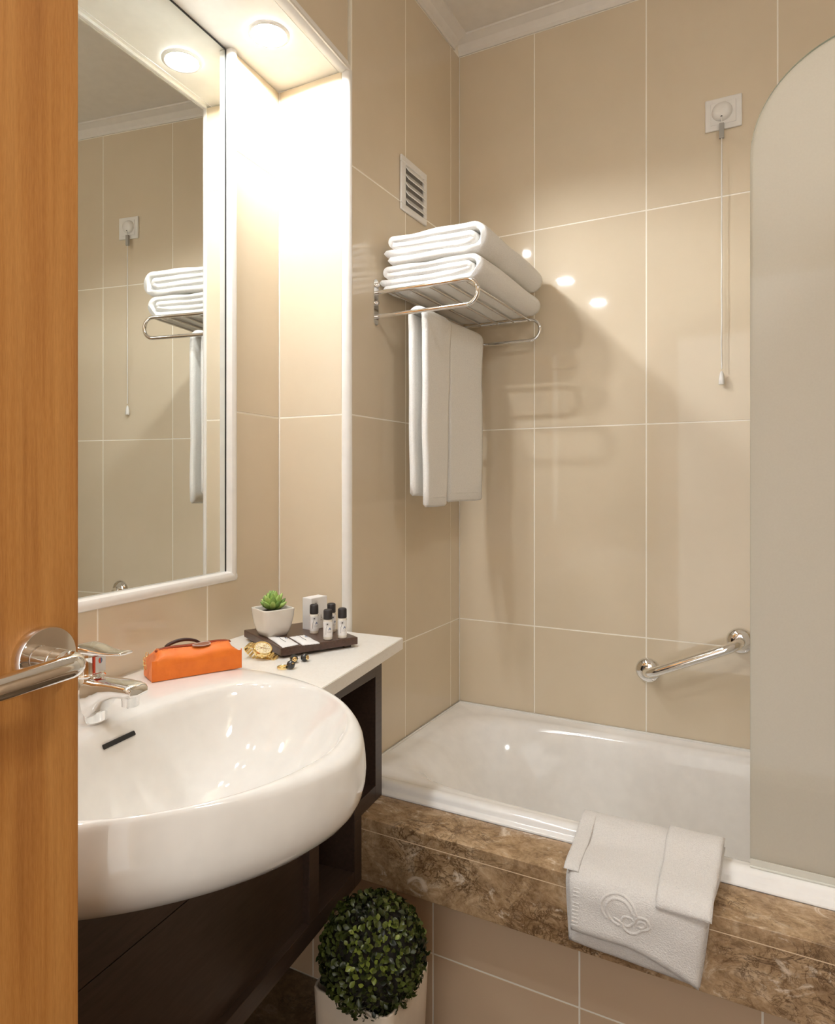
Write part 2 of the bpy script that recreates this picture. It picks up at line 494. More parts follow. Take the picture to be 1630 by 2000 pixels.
# tiled wall of the alcove, around and below the mirror
wm = structure(mbox('wall_mirror_side', 0.012, 1.9, -0.06, -0.03, 0, 2.62, M['grout']), 'beige glazed tile wall behind the mirror and washbasin')
mbox('grout_bed', 0.002, 0.185, -0.029, -0.0008, 0.5, 2.183, M['grout'], wm)
mbox('grout_bed', 0.185, 1.78, -0.029, -0.0008, 0.5, 0.985, M['grout'], wm)
def mtile(s0, s1, z0, z1):
    c = mw((s0 + s1) / 2, (z0 + z1) / 2)
    o = bpy.data.objects.new('tile', tile_data(s1 - s0 - 2*G, z1 - z0 - 2*G, M['tile'])); link(o)
    o.location = c; o.rotation_euler = (0, 0, -math.pi/2 + A + random.uniform(-.0006, .0006)); o.parent = wm
for z0, z1 in ((1.36, 1.96), (1.96, 2.184)): mtile(0.0, 0.186, z0, z1)
# L-shaped tile under the corner of the mirror
def ltile():
    pts = [(0.0 + G, 0.76 + G), (0.268 - G, 0.76 + G), (0.268 - G, 0.985), (0.186 - G, 0.985), (0.186 - G, 1.36 - G), (0.0 + G, 1.36 - G)]
    V = [mw(s, z, 0.0) for s, z in pts] + [mw(s, z, -0.009) for s, z in pts]; n = 6
    F = [tuple(range(n)), tuple(range(2*n-1, n-1, -1))] + [(k, (k+1) % n, n + (k+1) % n, n + k) for k in range(n)]
    bm = bmesh.new(); vv = [bm.verts.new(v) for v in V]
    ff = [bm.faces.new([vv[i] for i in f]) for f in F]
    bmesh.ops.bevel(bm, geom=list(ff[0].edges), offset=0.001, segments=2, affect='EDGES')
    fin('tile', bm, M['tile'], wm, False)
ltile()
for s0, s1 in ((0.268, 0.556), (0.556, 0.882), (0.882, 1.208), (1.208, 1.534)): mtile(s0, s1, 0.70, 0.985)
# wall above the alcove
mat = Matrix.Translation((0, -0.6328, 0)) @ Matrix.Rotation(A, 4, 'Z')
wu = structure(box('wall_above_alcove', (-0.08, -1.78, 2.200), (-0.0008, -0.0005, 2.62), M['grout'], None, 0, mat), 'beige tile wall above the vanity alcove')
for k in range(6):
    s0, s1 = 0.326 * k, min(0.326 * (k + 1), 1.78)
    if s1 - s0 < 0.02: continue
    c = mat @ Vector((0, -(s0 + s1) / 2, 0)); c.z = (2.200 + 2.558) / 2
    o = bpy.data.objects.new('tile', tile_data(s1 - s0 - 2*G, 0.358 - 2*G, M['tile'])); link(o)
    o.location = c; o.rotation_euler = (0, 0, -math.pi/2 + A); o.parent = wu
# soffit of the alcove
so = structure(mbox('wall_alcove_soffit', 0.0, 1.78, -0.03, 0.209, 2.186, 2.198, M['white']), 'white painted soffit over the washbasin')
mbox('groove_strip', 0.0, 1.78, 0.178, 0.1805, 2.1848, 2.187, M['trim'], so)
# trims
def quarter(name, p0, p1, u, v, r, m, parent=None, label=None):
    """quarter-round bead: section grows along u and v from the edge p0-p1"""
    u, v = Vector(u), Vector(v); sec = [Vector((0, 0, 0))]
    for k in range(9):
        a = math.pi / 2 * k / 8; sec.append(u * (r * (1 - math.cos(a)) if False else r * math.cos(a)) + v * (r * math.sin(a)))
    return sharp(loft(name, [[Vector(p) + s for s in sec] for p in (p0, p1)], m, parent, True, True), 50)
t1 = structure(quarter('trim_1', (-0.017, -0.6165, 0.70), (-0.017, -0.6165, 2.188), (0.0175, 0, 0), (0, -0.0165, 0), 1.0, M['trim']), 'white rounded edge trim down the alcove corner')
t2 = structure(quarter('trim_2', mat @ Vector((-0.02, 0.0, 2.200)), mat @ Vector((-0.02, -1.78, 2.200)), (0.0215*CA, 0.0215*SA, 0), (0, 0, -0.021), 1.0, M['trim']), 'white rounded edge trim along the alcove soffit')
# ceiling with cove
ce = structure(box('ceiling', (-0.25, -2.45, 2.602), (1.75, 0.10, 2.66), M['ceil']), 'plain off white ceiling')
def cove(name, p0, p1, nrm):
    nrm = Vector(nrm); sec = [(0, 0), (0.004, 0), (0.006, 0.010), (0.012, 0.016), (0.018, 0.026), (0.034, 0.036), (0.040, 0.038), (0.042, 0.0425), (0, 0.0425)]
    return structure(sharp(loft(name, [[Vector(p) + nrm * a + Vector((0, 0, b)) for a, b in sec] for p in (p0, p1)], M['ceil'], None, True, True), 25), 'white cove moulding at the ceiling ' + name[-1])
cove('trim_3', (0.0, -0.0003, 2.559), (1.70, -0.0003, 2.559), (0, -1, 0))
cove('trim_4', (0.0003, -0.04, 2.559), (0.0003, -0.6328, 2.559), (1, 0, 0))
cove('trim_5', mat @ Vector((0.0003, 0, 2.559)), mat @ Vector((0.0003, -1.77, 2.559)), (CA, SA, 0))
# unseen right and near walls close the room; ambient fill enters through the open doorway
structure(box('wall_right', (1.702, -0.66, 0), (1.80, 0.0, 2.60), M['tile']), 'beige wall at the right end of the bathtub')
structure(box('wall_right_entry', (1.702, -2.45, 0), (1.80, -0.6605, 2.60), plain('bounce_tan', (0.42, 0.30, 0.19), 0.5)), 'unseen wall right of the doorway, tan to warm and dim its bounce')  # unseen wall, tan picked to warm and dim light bounced onto the basin
wf = structure(box('wall_front', (1.22, -2.50, 0), (1.70, -2.40, 2.60), M['tile']), 'beige wall beside the doorway')
structure(box('wall_front_left', (-0.25, -2.50, 0), (0.30, -2.40, 2.60), M['tile']), 'beige wall behind the open door')
structure(box('wall_front_lintel', (0.30, -2.50, 2.08), (1.22, -2.40, 2.60), M['tile']), 'beige wall over the doorway')
# apron wall under the marble ledge
wa = structure(box('wall_tub_front', (-0.25, -0.6542, 0), (1.70, -0.6335, 0.332), M['grout']), 'beige tiled front panel below the marble ledge')
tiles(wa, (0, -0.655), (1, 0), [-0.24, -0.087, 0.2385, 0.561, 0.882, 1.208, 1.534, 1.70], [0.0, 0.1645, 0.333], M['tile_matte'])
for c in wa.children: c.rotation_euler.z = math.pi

# ---------------------------------------------------------------- lamps
def downlight(x, y, label, lens):
    t = thing('recessed_downlight', label, 'light', (x, y, 2.186), 'downlights in the alcove soffit')
    lathe('bezel', [(0.046, -0.0005), (0.0455, -0.004), (0.043, -0.006), (0.0385, -0.0062), (0.0375, -0.0052), (0.0370, -0.0006), (0.046, -0.0005)], (x, y, 2.186), M['trim'], t, n=48)
    lathe('lens', [(0.0, -0.0016), (0.0366, -0.0016), (0.0366, -0.0008), (0.0, -0.0008)], (x, y, 2.186), lens, t, n=40)
for (s, o), lab, ln in zip(((0.198, 0.110), (0.68, 0.122), (1.17, 0.122)),
        ('round white downlight in the soffit nearest the bathtub', 'round white downlight in the soffit above the washbasin', 'round white downlight in the soffit nearest the doorway'), M['lens']):
    p = mw(s, 0, o); downlight(p.x, p.y, lab, ln)
t = thing('added_fill_lamp', 'unseen round fill lamp added at the ceiling on the right', 'light', (1.52, -1.72, 2.602))  # invented fill lamp, kept out of view and reflections, lifting the shadows
lathe('fill_lamp_base', [(0, 0), (0.16, 0), (0.16, -0.02), (0.15, -0.022), (0, -0.022)], (1.52, -1.72, 2.602), M['trim'], t, n=40)
lathe('diffuser', [(0.0, -0.07), (0.05, -0.068), (0.10, -0.058), (0.135, -0.04), (0.148, -0.0225), (0.0, -0.0225)], (1.52, -1.72, 2.602), M['diff'], t, n=40)

# ---------------------------------------------------------------- mirror
mi = thing('wall_mirror', 'large wall mirror in a white rounded frame above the washbasin', 'mirror', tuple(mw(0.9, 0.99)))
mbox('mirror_glass', 0.1934, 1.70, -0.016, -0.012, 0.994, 2.184, M['mirror'], mi)
mbox('mirror_gap', 0.1925, 0.1934, -0.016, -0.0102, 0.994, 2.184, M['hole'], mi)
mbox('mirror_gap', 0.1940, 1.70, -0.0165, -0.0108, 2.1820, 2.185, M['hole'], mi)
def mprof(name, pts_a, m, vertical, a0, a1):
    """moulding whose section (across, off) runs along the mirror edge"""
    if vertical: L = [[mw(c, zz, o) for c, o in pts_a] for zz in (a0, a1)]
    else: L = [[mw(ss, c, o) for c, o in pts_a] for ss in (a0, a1)]
    return sharp(loft(name, L, m, mi, True, True), 40)
# frame: rounded plastic bead; stile on the right, rail at the bottom
sec = [(0.173, -0.004), (0.1735, 0.003), (0.176, 0.0065), (0.181, 0.008), (0.187, 0.0075), (0.1915, 0.005), (0.1925, 0.000), (0.1925, -0.016), (0.187, -0.016), (0.187, -0.004)]
mprof('frame_stile', sec, M['trim'], True, 0.9785, 2.1845)
sec2 = [(0.9725, -0.004), (0.973, 0.003), (0.976, 0.0065), (0.981, 0.008), (0.987, 0.0075), (0.992, 0.005), (0.994, 0.0), (0.994, -0.016), (0.986, -0.016), (0.986, -0.004)]
mprof('frame_rail', sec2, M['trim'], False, 0.1755, 1.70)

# ---------------------------------------------------------------- countertop
B8 = R(8.0); CB, SB = math.cos(B8), math.sin(B8)
def bp(u, s, z): return Vector((u * CB + s * SB, -0.6328 + u * SB - s * CB, z))   # washbasin frame
S0 = 0.677
def outline(n=96):
    """basin plan outline, front bow then the deck along the wall"""
    P = []
    nf = int(n * 0.66)
    for k in range(nf + 1):
        a = -math.pi/2 + math.pi * k / nf
        c, s = math.cos(a), math.sin(a)
        e = 2 / 1.7
        P.append((-0.065 + 0.4046 * math.copysign(abs(c) ** e, c), S0 + (0.338 if s > 0 else 0.319) * math.copysign(abs(s) ** e, s)))
    nb = n - nf - 1
    back = [(-0.065, S0 + 0.338), (-0.20, S0 + 0.324), (-0.225, S0 + 0.30), (-0.225, S0 - 0.28), (-0.20, S0 - 0.305), (-0.065, S0 - 0.319)]
    d = [0]
    for a, b in zip(back, back[1:]): d.append(d[-1] + math.dist(a, b))
    for k in range(1, nb + 1):
        x = d[-1] * k / (nb + 1); i = max(j for j in range(len(d)) if d[j] <= x); i = min(i, len(back) - 2)
        f = (x - d[i]) / (d[i+1] - d[i]); P.append(tuple(back[i][q] * (1-f) + back[i+1][q] * f for q in (0, 1)))
    return P
OUT = outline()
CT = 0.8406
def counter():
    t = thing('countertop', 'cream stone countertop around the washbasin, tapering towards the bathtub', 'countertop', (0.05, -0.8, CT - 0.026))
    far = [p for p in OUT if p[1] < S0 and p[0] > -0.21]
    # order from wall to front along the basin's far side
    idx = [i for i, p in enumerate(OUT) if p[1] < S0]
    side = sorted([OUT[i] for i in idx if OUT[i][0] > -0.225], key=lambda p: p[0])
    side = [p for p in side if p[0] < 0.24]
    wallp = [mw(s, 0, 0.0005) for s in (0.0, 0.45)]
    front0 = Vector((0.1455, -0.6240)); front1 = Vector((0.2130, -1.0455))
    poly = [(0.0005, -0.6331), tuple(front0)]
    fr = Vector((front1.x - front0.x, front1.y - front0.y)); 
    pts = [bp(u, s - 0.003, 0) for u, s in side]
    keep = []
    for p in pts:
        # inside of the front edge line
        q = Vector((p.x, p.y)) - front0
        if fr.x * q.y - fr.y * q.x < 0: keep.append((p.x, p.y))
    # intersection with the front edge
    d = fr.normalized(); best = keep[-1]
    tt = (Vector(best) - front0).dot(d)
    poly.append(tuple(front0 + d * (tt + 0.006)))
    poly += keep[::-1]
    poly += [tuple(mw(0.36, 0, 0.0005)[:2]), tuple(mw(0.003, 0, 0.0005)[:2]), (-0.2085, -0.6331)]
    prism('slab', poly, CT - 0.0255, CT, M['counter'], t, 0.0012)
    # the piece on the near side, beyond the washbasin
    side2 = sorted([p for p in OUT if p[1] > S0 and -0.225 < p[0] < 0.05], key=lambda p: p[0])
    pts2 = [bp(u, s + 0.003, 0) for u, s in side2]
    poly2 = [tuple(mw(1.03, 0, 0.0005)[:2])] + [(p.x, p.y) for p in pts2] + [(0.20, -1.78), tuple(mw(1.16, 0, 0.0005)[:2])]
    prism('slab', poly2, CT - 0.0255, CT, M['counter'], t, 0.0012)
counter()

# ---------------------------------------------------------------- washbasin
def basin():
    t = thing('washbasin', 'large white oval washbasin set into the countertop', 'washbasin', tuple(bp(0.1, S0, 0.69)))
    C0 = (0.10, 0.677)
    def inner(u, s):
        a = math.atan2(s - C0[1], u - C0[0]); c, si = math.cos(a), math.sin(a)
        ax = 0.200 if c > 0 else 0.137
        n = 1.9 if c > 0 else 2.6
        r = (abs(c / ax) ** n + abs(si / (0.237 if si < 0 else 0.256)) ** n) ** (-1 / n)
        return (C0[0] + r * c, C0[1] + r * si)
    IN = [inner(u, s) for u, s in OUT]
    loops = []
    def L(P, z): loops.append([bp(u, s, z if not callable(z) else z(u, s)) for u, s in P])
    def sc(P, k, c=C0): return [(c[0] + (u - c[0]) * k, c[1] + (s - c[1]) * k) for u, s in P]
    DC = (0.10, 0.677)
    for k, z in ((0.055, 0.7005), (0.12, 0.7025), (0.28, 0.709), (0.45, 0.719), (0.6, 0.734), (0.73, 0.757), (0.83, 0.784), (0.90, 0.808), (0.955, 0.829), (0.985, 0.8405)):
        c = (DC[0] * (1 - k) + C0[0] * k, C0[1])
        L([(c[0] + (u - C0[0]) * k, c[1] + (s - C0[1]) * k) for u, s in IN], z)
    for f, z in ((0.03, 0.8465), (0.12, 0.8500), (0.3, 0.8520), (0.5, 0.8520), (0.7, 0.8510), (0.88, 0.8475), (1.0, 0.842)):
        L([(a[0] * (1-f) + b[0] * f, a[1] * (1-f) + b[1] * f) for a, b in zip(IN, OUT)], z)
    def ok(k):
        return [(-0.065 + (u + 0.065) * k if u > -0.065 else u * (1 if k > 0.9 else k) , S0 + (s - S0) * (k if u > -0.065 or k < 1 else 1.0)) for u, s in OUT]
    for k, z in ((1.0045, 0.832), (1.0087, 0.820), (1.0106, 0.806), (1.0081, 0.793), (0.9994, 0.779), (0.9817, 0.766), (0.9488, 0.751), (0.8964, 0.735), (0.82, 0.719), (0.73, 0.705), (0.62, 0.696), (0.45, 0.691), (0.2, 0.689)):
        L(ok(k), z)
    loft('bowl', loops, M['ceramic'], t, False, True)
    dc = bp(DC[0], C0[1], 0.700)
    lathe('drain', [(0.0, 0.001), (0.009, 0.002), (0.021, 0.0026), (0.024, 0.0010), (0.024, -0.004), (0, -0.004)], dc, M['chrome'], t, n=32)
    # overflow slot in the back of the bowl
    mb = Matrix.Translation(bp(-0.0275, 0.690, 0.826)) @ Matrix.Rotation(B8, 4, 'Z') @ Matrix.Rotation(R(-32), 4, 'Y')
    box('overflow_slot', (-0.002, -0.030, -0.0036), (0.0016, 0.030, 0.0036), M['hole'], t, 0.0014, mb)
basin()

# ---------------------------------------------------------------- basin mixer tap
def tap():
    c = bp(-0.078, 0.697, 0.8505)
    t = thing('basin_mixer_tap', 'chrome single lever basin tap with red and blue dot', 'tap', tuple(c))
    ang = R(5.0)
    def q(x, y, z): return Vector((c.x + x * math.cos(ang) - y * math.sin(ang), c.y + x * math.sin(ang) + y * math.cos(ang), z))
    def ring(cx, cz, rx, ry, tilt, n=24, e=2.0):
        P = []
        for k in range(n):
            a = 2 * math.pi * k / n; co, si = math.cos(a), math.sin(a)
            x = rx * math.copysign(abs(co) ** (2/e), co); y = ry * math.copysign(abs(si) ** (2/e), si)
            P.append(q(cx + x * math.cos(tilt), y, cz + x * math.sin(tilt)))
        return P
    # body column
    loft('body', [ring(0, 0.850, 0.026, 0.026, 0), ring(0, 0.853, 0.0262, 0.0262, 0), ring(0.001, 0.872, 0.024, 0.024, 0),
                  ring(0.001, 0.900, 0.0225, 0.0225, 0), ring(0.0, 0.921, 0.0215, 0.0215, 0), ring(0, 0.9225, 0.020, 0.020, 0)], M['chrome'], t, True, True)
    # spout: sections march outwards
    sp = []
    for x, zt, zb, hw in ((0.0, 0.9175, 0.853, 0.022), (0.018, 0.917, 0.8575, 0.0225), (0.030, 0.9165, 0.872, 0.022), (0.042, 0.916, 0.886, 0.0205), (0.064, 0.9155, 0.894, 0.0195), (0.086, 0.9145, 0.8955, 0.019), (0.093, 0.913, 0.896, 0.0185), (0.097, 0.909, 0.898, 0.017)):
        P = []; h = (zt - zb) / 2; zc = (zt + zb) / 2
        for k in range(20):
            a = 2 * math.pi * k / 20; co, si = math.cos(a), math.sin(a); e = 2 / 4.0
            P.append(q(x, hw * math.copysign(abs(co) ** e, co), zc + h * math.copysign(abs(si) ** e, si)))
        sp.append(P)
    sharp(loft('spout', sp, M['chrome'], t, True, True), 50)
    tip = q(0.0815, 0, 0.8955)
    lathe('aerator', [(0.0, 0.004), (0.0125, 0.004), (0.0125, -0.004), (0.0118, -0.0042), (0.0118, -0.0125), (0.0105, -0.0135), (0.0, -0.0120)], tip, M['chrome'], t, n=28)
    # cartridge neck with the red badge
    loft('neck', [ring(0, 0.9165, 0.024, 0.0225, 0), ring(0, 0.921, 0.0205, 0.0205, 0), ring(0.0, 0.932, 0.0195, 0.0195, 0), ring(-0.001, 0.945, 0.0205, 0.0205, 0.05), ring(-0.001, 0.950, 0.021, 0.021, 0.05)], M['chrome'], t, True, True)
    bd = Matrix.Translation(q(0.0212, 0, 0.9355)) @ Matrix.Rotation(ang, 4, 'Z')
    bg = box('badge', (-0.0014, -0.0095, -0.0115), (0.0014, 0.0095, 0.0115), M['redink'], t, 0.0006, bd, 'red edged plate')
    box('badge_face', (0.0014, -0.0082, -0.0115), (0.0020, 0.0095, 0.0115), M['paper'], bg, 0.0, bd)
    for sgn, mm in ((-1, M['redink']), (1, M['blueink'])):
        bm = bmesh.new(); pts = [(0, 0)] + [(0.0034 * math.cos(sgn * R(90) + R(-90) + R(180) * k / 10), 0.0042 * math.sin(sgn * R(90) + R(-90) + R(180) * k / 10)) for k in range(11)]
        pts = [(0.0, 0.0)] + [(sgn * 0.0034 * math.sin(R(180) * k / 10), 0.0042 * math.cos(R(180) * k / 10)) for k in range(11)]
        vv = [bm.verts.new(bd @ Vector((0.0023, a, b + 0.005))) for a, b in pts]; bm.faces.new(vv)
        fin('temperature_dot', bm, mm, bg, False)
    # lever
    lv = []
    for x, zt, zb, hw in ((-0.024, 0.957, 0.949, 0.015), (-0.016, 0.962, 0.949, 0.0195), (0.0, 0.964, 0.949, 0.021), (0.02, 0.961, 0.950, 0.019), (0.036, 0.9575, 0.9505, 0.0155), (0.054, 0.957, 0.9515, 0.0135), (0.070, 0.9585, 0.953, 0.0125), (0.074, 0.958, 0.954, 0.011)):
        P = []; h = (zt - zb) / 2; zc = (zt + zb) / 2
        for k in range(20):
            a = 2 * math.pi * k / 20; co, si = math.cos(a), math.sin(a); e = 2 / 3.0
            P.append(q(x, hw * math.copysign(abs(co) ** e, co), zc + h * math.copysign(abs(si) ** e, si)))
        lv.append(P)
    loft('lever', lv, M['chrome'], t, True, True)
tap()

# ---------------------------------------------------------------- vanity cabinet
BC = R(6.5)
def cabinet():
    t = thing('vanity_cabinet', 'dark brown open vanity cabinet hanging under the countertop', 'cabinet', (0.1, -0.9, 0.335))
    mat = Matrix.Translation((0, -0.6328, 0)) @ Matrix.Rotation(BC, 4, 'Z')
    F = 0.0955; N = 1.12; BK = -0.09
    def b(name, u0, u1, s0, s1, z0, z1, bev=0.0006, lab=None):
        return box(name, (u0, -s1, z0), (u1, -s0, z1), M['dark'], t, bev, mat, lab)
    b('side_panel', 0.006, F, 0.0150, 0.0485, 0.4745, 0.8145)            # end panel standing on the ledge
    b('top_rail', F - 0.03, F, 0.0485, 0.30, 0.7565, 0.8145)
    b('shelf', BK, F, 0.0485, 0.1535, 0.4745, 0.5090)                      # over the marble
    b('bottom_panel', BK, F, 0.1535, N, 0.334, 0.3690)
    b('side_panel', BK, F, 0.1195, 0.1535, 0.334, 0.4745)                    # butts against the marble
    b('divider', BK + 0.02, F, 0.3017, 0.3377, 0.369, 0.69)
    b('back_panel', BK - 0.018, BK, 0.0160, N, 0.40, 0.70)
    b('cubby_back', BK, BK + 0.012, 0.1535, 0.3017, 0.369, 0.70)
    # recessed door panels left of the divider, one above the other
    b('lower_panel', F - 0.030, F - 0.014, 0.3377, N, 0.369, 0.5925)
    b('upper_panel', F - 0.030, F - 0.014, 0.3377, N, 0.5940, 0.69)
cabinet()

# ---------------------------------------------------------------- marble ledge and bathtub
t = thing('marble_ledge', 'brown marble ledge along the front of the bathtub', 'ledge', (0.85, -0.69, 0.335))
bm = bmesh.new(); add_box(bm, (-0.04, -0.741, 0.4462), (1.70, -0.634, 0.472), 0.0012)
fin('ledge_slab', bm, M['marble'], t, False)
bm = bmesh.new(); add_box(bm, (-0.04, -0.7405, 0.3355), (1.70, -0.657, 0.4450), 0.0008)
fin('ledge_fascia', bm, M['marble'], t, False)
box('joint_strip', (-0.04, -0.7412, 0.4449), (1.70, -0.66, 0.4463), plain('ledge_joint', (0.80, 0.62, 0.42), 0.5), t)

def tub():
    t = thing('bathtub', 'white built-in bathtub behind the marble ledge', 'bathtub', (0.85, -0.3, 0.1))
    N = 160
    X0, X1, Y0, Y1 = 0.0015, 1.6985, -0.588, -0.0015
    cx, cy = 0.85, -0.30
    angs = []
    for k in range(N): angs.append(2 * math.pi * k / N)
    # snap to the rectangle corners
    for X, Y in ((X0, Y0), (X0, Y1), (X1, Y0), (X1, Y1)):
        a = math.atan2(Y - cy, X - cx) % (2 * math.pi); i = min(range(N), key=lambda i: abs(angs[i] - a)); angs[i] = a
    def rect(x0, x1, y0, y1):
        P = []
        for a in angs:
            c, s = math.cos(a), math.sin(a)
            tx = ((x1 if c > 0 else x0) - cx) / c if abs(c) > 1e-9 else 1e9
            ty = ((y1 if s > 0 else y0) - cy) / s if abs(s) > 1e-9 else 1e9
            r = min(tx, ty); P.append((cx + r * c, cy + r * s))
        return P
    def rrect(x0, x1, y0, y1, e):
        P = []; hx, hy = (x1 - x0) / 2, (y1 - y0) / 2; mx, my = (x0 + x1) / 2, (y0 + y1) / 2
        for a, (rx, ry) in zip(angs, rect(X0, X1, Y0, Y1)):
            # direction in normalised rectangle space
            dx, dy = (rx - cx) / (X1 - X0) * 2, (ry - cy) / (Y1 - Y0) * 2
            l = (abs(dx) ** e + abs(dy) ** e) ** (-1 / e)
            P.append((mx + hx * dx * l, my + hy * dy * l))
        return P
    loops = []
    def L(P, z): loops.append([Vector((x, y, z)) for x, y in P])
    # outside lip profile on the front, then flat rim, then the bowl
    for y0, z in ((-0.6325, 0.4715), (-0.6325, 0.4750), (-0.631, 0.4765), (-0.622, 0.4790), (-0.6195, 0.4815), (-0.6185, 0.4870), (-0.6150, 0.4915), (-0.608, 0.4948), (-0.600, 0.4956), (-0.592, 0.4940)):
        L(rect(X0, X1, y0, Y1), z)
    L(rect(X0 + 0.001, X1 - 0.001, -0.588, Y1 - 0.001), 0.4930)
    L(rrect(0.045, 1.60, -0.583, -0.050, 7), 0.4930)
    L(rrect(0.062, 1.585, -0.576, -0.058, 5.5), 0.4915)
    L(rrect(0.075, 1.575, -0.570, -0.064, 5), 0.4860)
    L(rrect(0.095, 1.568, -0.565, -0.070, 4.6), 0.4740)
    L(rrect(0.15, 1.555, -0.556, -0.080, 4.2), 0.42)
    L(rrect(0.215, 1.54, -0.546, -0.092, 4), 0.34)
    L(rrect(0.275, 1.525, -0.536, -0.104, 4), 0.25)
    L(rrect(0.325, 1.51, -0.524, -0.118, 4), 0.17)
    L(rrect(0.365, 1.49, -0.508, -0.135, 4), 0.125)
    L(rrect(0.42, 1.45, -0.47, -0.17, 4), 0.105)
    L(rrect(0.60, 1.25, -0.40, -0.24, 3), 0.100)
    loft('tub_shell', loops, M['enamel'], t, False, True)
    # sealant bead along the tiles
    tube('sealant', [(1.69, -0.0045, 0.4935), (0.0045, -0.0045, 0.4935), (0.0045, -0.585, 0.4935)], 0.0038, M['trim'], t, 8)
tub()

# ---------------------------------------------------------------- frosted bath screen
def screen():
    t = thing('bath_screen', 'frosted glass bath screen with a rounded top corner', 'shower screen', (1.28, -0.597, 0.497))
    x0, x1, z0, zs, r = 0.8605, 1.6985, 0.4985, 1.790, 0.194
    P = [(x1, z0), (x0, z0)] + [(x0 + r - r * math.cos(a), zs + r * math.sin(a)) for a in [math.pi / 2 * k / 24 for k in range(25)]] + [(x1, zs + r)]
    bm = bmesh.new(); y0, y1 = -0.6, -0.594
    f = [bm.verts.new((x, y0, z)) for x, z in P]; bk = [bm.verts.new((x, y1, z)) for x, z in P]
    bm.faces.new(f); bm.faces.new(bk[::-1])
    pn = fin('glass_pane', bm, M['frost'], t, False); pn.data.materials.append(M['clear'])
    for p_ in pn.data.polygons:
        if p_.center.y < -0.597: p_.material_index = 1
    E = P[1:-1]
    bm = bmesh.new(); n = len(E)
    a = [bm.verts.new((x, y0, z)) for x, z in E]; b = [bm.verts.new((x, y1, z)) for x, z in E]
    for k in range(n - 1): bm.faces.new((a[k], a[k+1], b[k+1], b[k]))
    fin('glass_edge', bm, M['glassedge'], t, True)
    bm = bmesh.new(); add_box(bm, (x0, -0.604, 0.4955), (x1, -0.590, 0.4992), 0.001); add_box(bm, (x0, -0.6015, 0.4992), (x1, -0.6003, 0.5115), 0)
    fin('bottom_seal', bm, M['seal'], t, False)
screen()

# ---------------------------------------------------------------- grab bar
def grab():
    t = thing('grab_bar', 'short chrome grab bar slanting up across the wall above the bathtub', 'grab bar', (0.6, 0, 0.67))
    a = Vector((0.5815, 0, 0.6705)); b = Vector((0.8150, 0, 0.7785))
    for p in (a, b):
        f = lathe('wall_flange', [(0.0, 0.018), (0.014, 0.018), (0.020, 0.0165), (0.029, 0.012), (0.034, 0.006), (0.035, 0.0), (0, 0)], p, M['chrome'], t, (0, -1, 0), 36)
        for an in (-60, 120):
            lathe('screw', [(0, 0.011), (0.0030, 0.0105), (0.0030, 0.004), (0, 0.004)], p + Vector((0.0260 * math.cos(R(an)), -0.003, 0.0260 * math.sin(R(an)))), M['chrome_dark'], f, (0, -1, 0), 10)
    d = (b - a).normalized(); o = Vector((0, -0.058, 0)); pts = [a + Vector((0, -0.005, 0))]
    for k in range(9):
        an = math.pi / 2 * k / 8; pts.append(a + Vector((0, -0.018, 0)) + d * (0.04 * (1 - math.cos(an))) + Vector((0, -0.040 * math.sin(an), 0)))
    for k in range(9):
        an = math.pi / 2 * (8 - k) / 8; pts.append(b + Vector((0, -0.018, 0)) - d * (0.04 * (1 - math.cos(an))) + Vector((0, -0.040 * math.sin(an), 0)))
    pts.append(b + Vector((0, -0.005, 0)))
    tube('rail', pts, 0.0130, M['chrome'], t, 24)
grab()

# ---------------------------------------------------------------- emergency pull cord
def cord():
    t = thing('pull_cord_switch', 'white square wall switch with a long white pull cord', 'pull switch', (0.774, 0, 2.18))
    box('cover_plate', (0.729, -0.007, 2.1365), (0.819, -0.0005, 2.2215), M['plastic'], t, 0.0025, smooth=False)
    box('inner_plate', (0.743, -0.0090, 2.1500), (0.805, -0.0068, 2.2085), M['plastic'], t, 0.0012)
    lathe('dome', [(0.0, 0.014), (0.012, 0.0135), (0.020, 0.011), (0.0245, 0.004), (0.0255, 0.0), (0, 0)], (0.771, -0.0088, 2.182), M['plastic'], t, (0, -1, 0), 36)
    lathe('cord_hole', [(0, 0.0008), (0.0022, 0.0006), (0.0024, 0), (0, 0)], (0.7705, -0.0205, 2.1645), M['hole'], t, (0, -1, 0), 12)
    box('cord_clip', (0.7645, -0.020, 2.108), (0.7765, -0.010, 2.148), M['greyplastic'], t, 0.0012, label='grey plastic clip')
    pts = [(0.7705 + 0.0007 * math.sin(k * 1.1) * (k / 24), -0.0155, 2.112 - 0.615 * k / 24) for k in range(25)]
    tube('cord', [(0.7705, -0.021, 2.163), (0.7705, -0.0155, 2.14)] + pts, 0.0017, M['plastic'], t, 8)
    lathe('toggle', [(0.0, 0.0), (0.0065, 0.0), (0.0075, 0.002), (0.0072, 0.015), (0.005, 0.028), (0.002, 0.035), (0, 0.036)], (0.7705, -0.0155, 1.4560), M['plastic'], t, (0, 0, 1), 20)
cord()

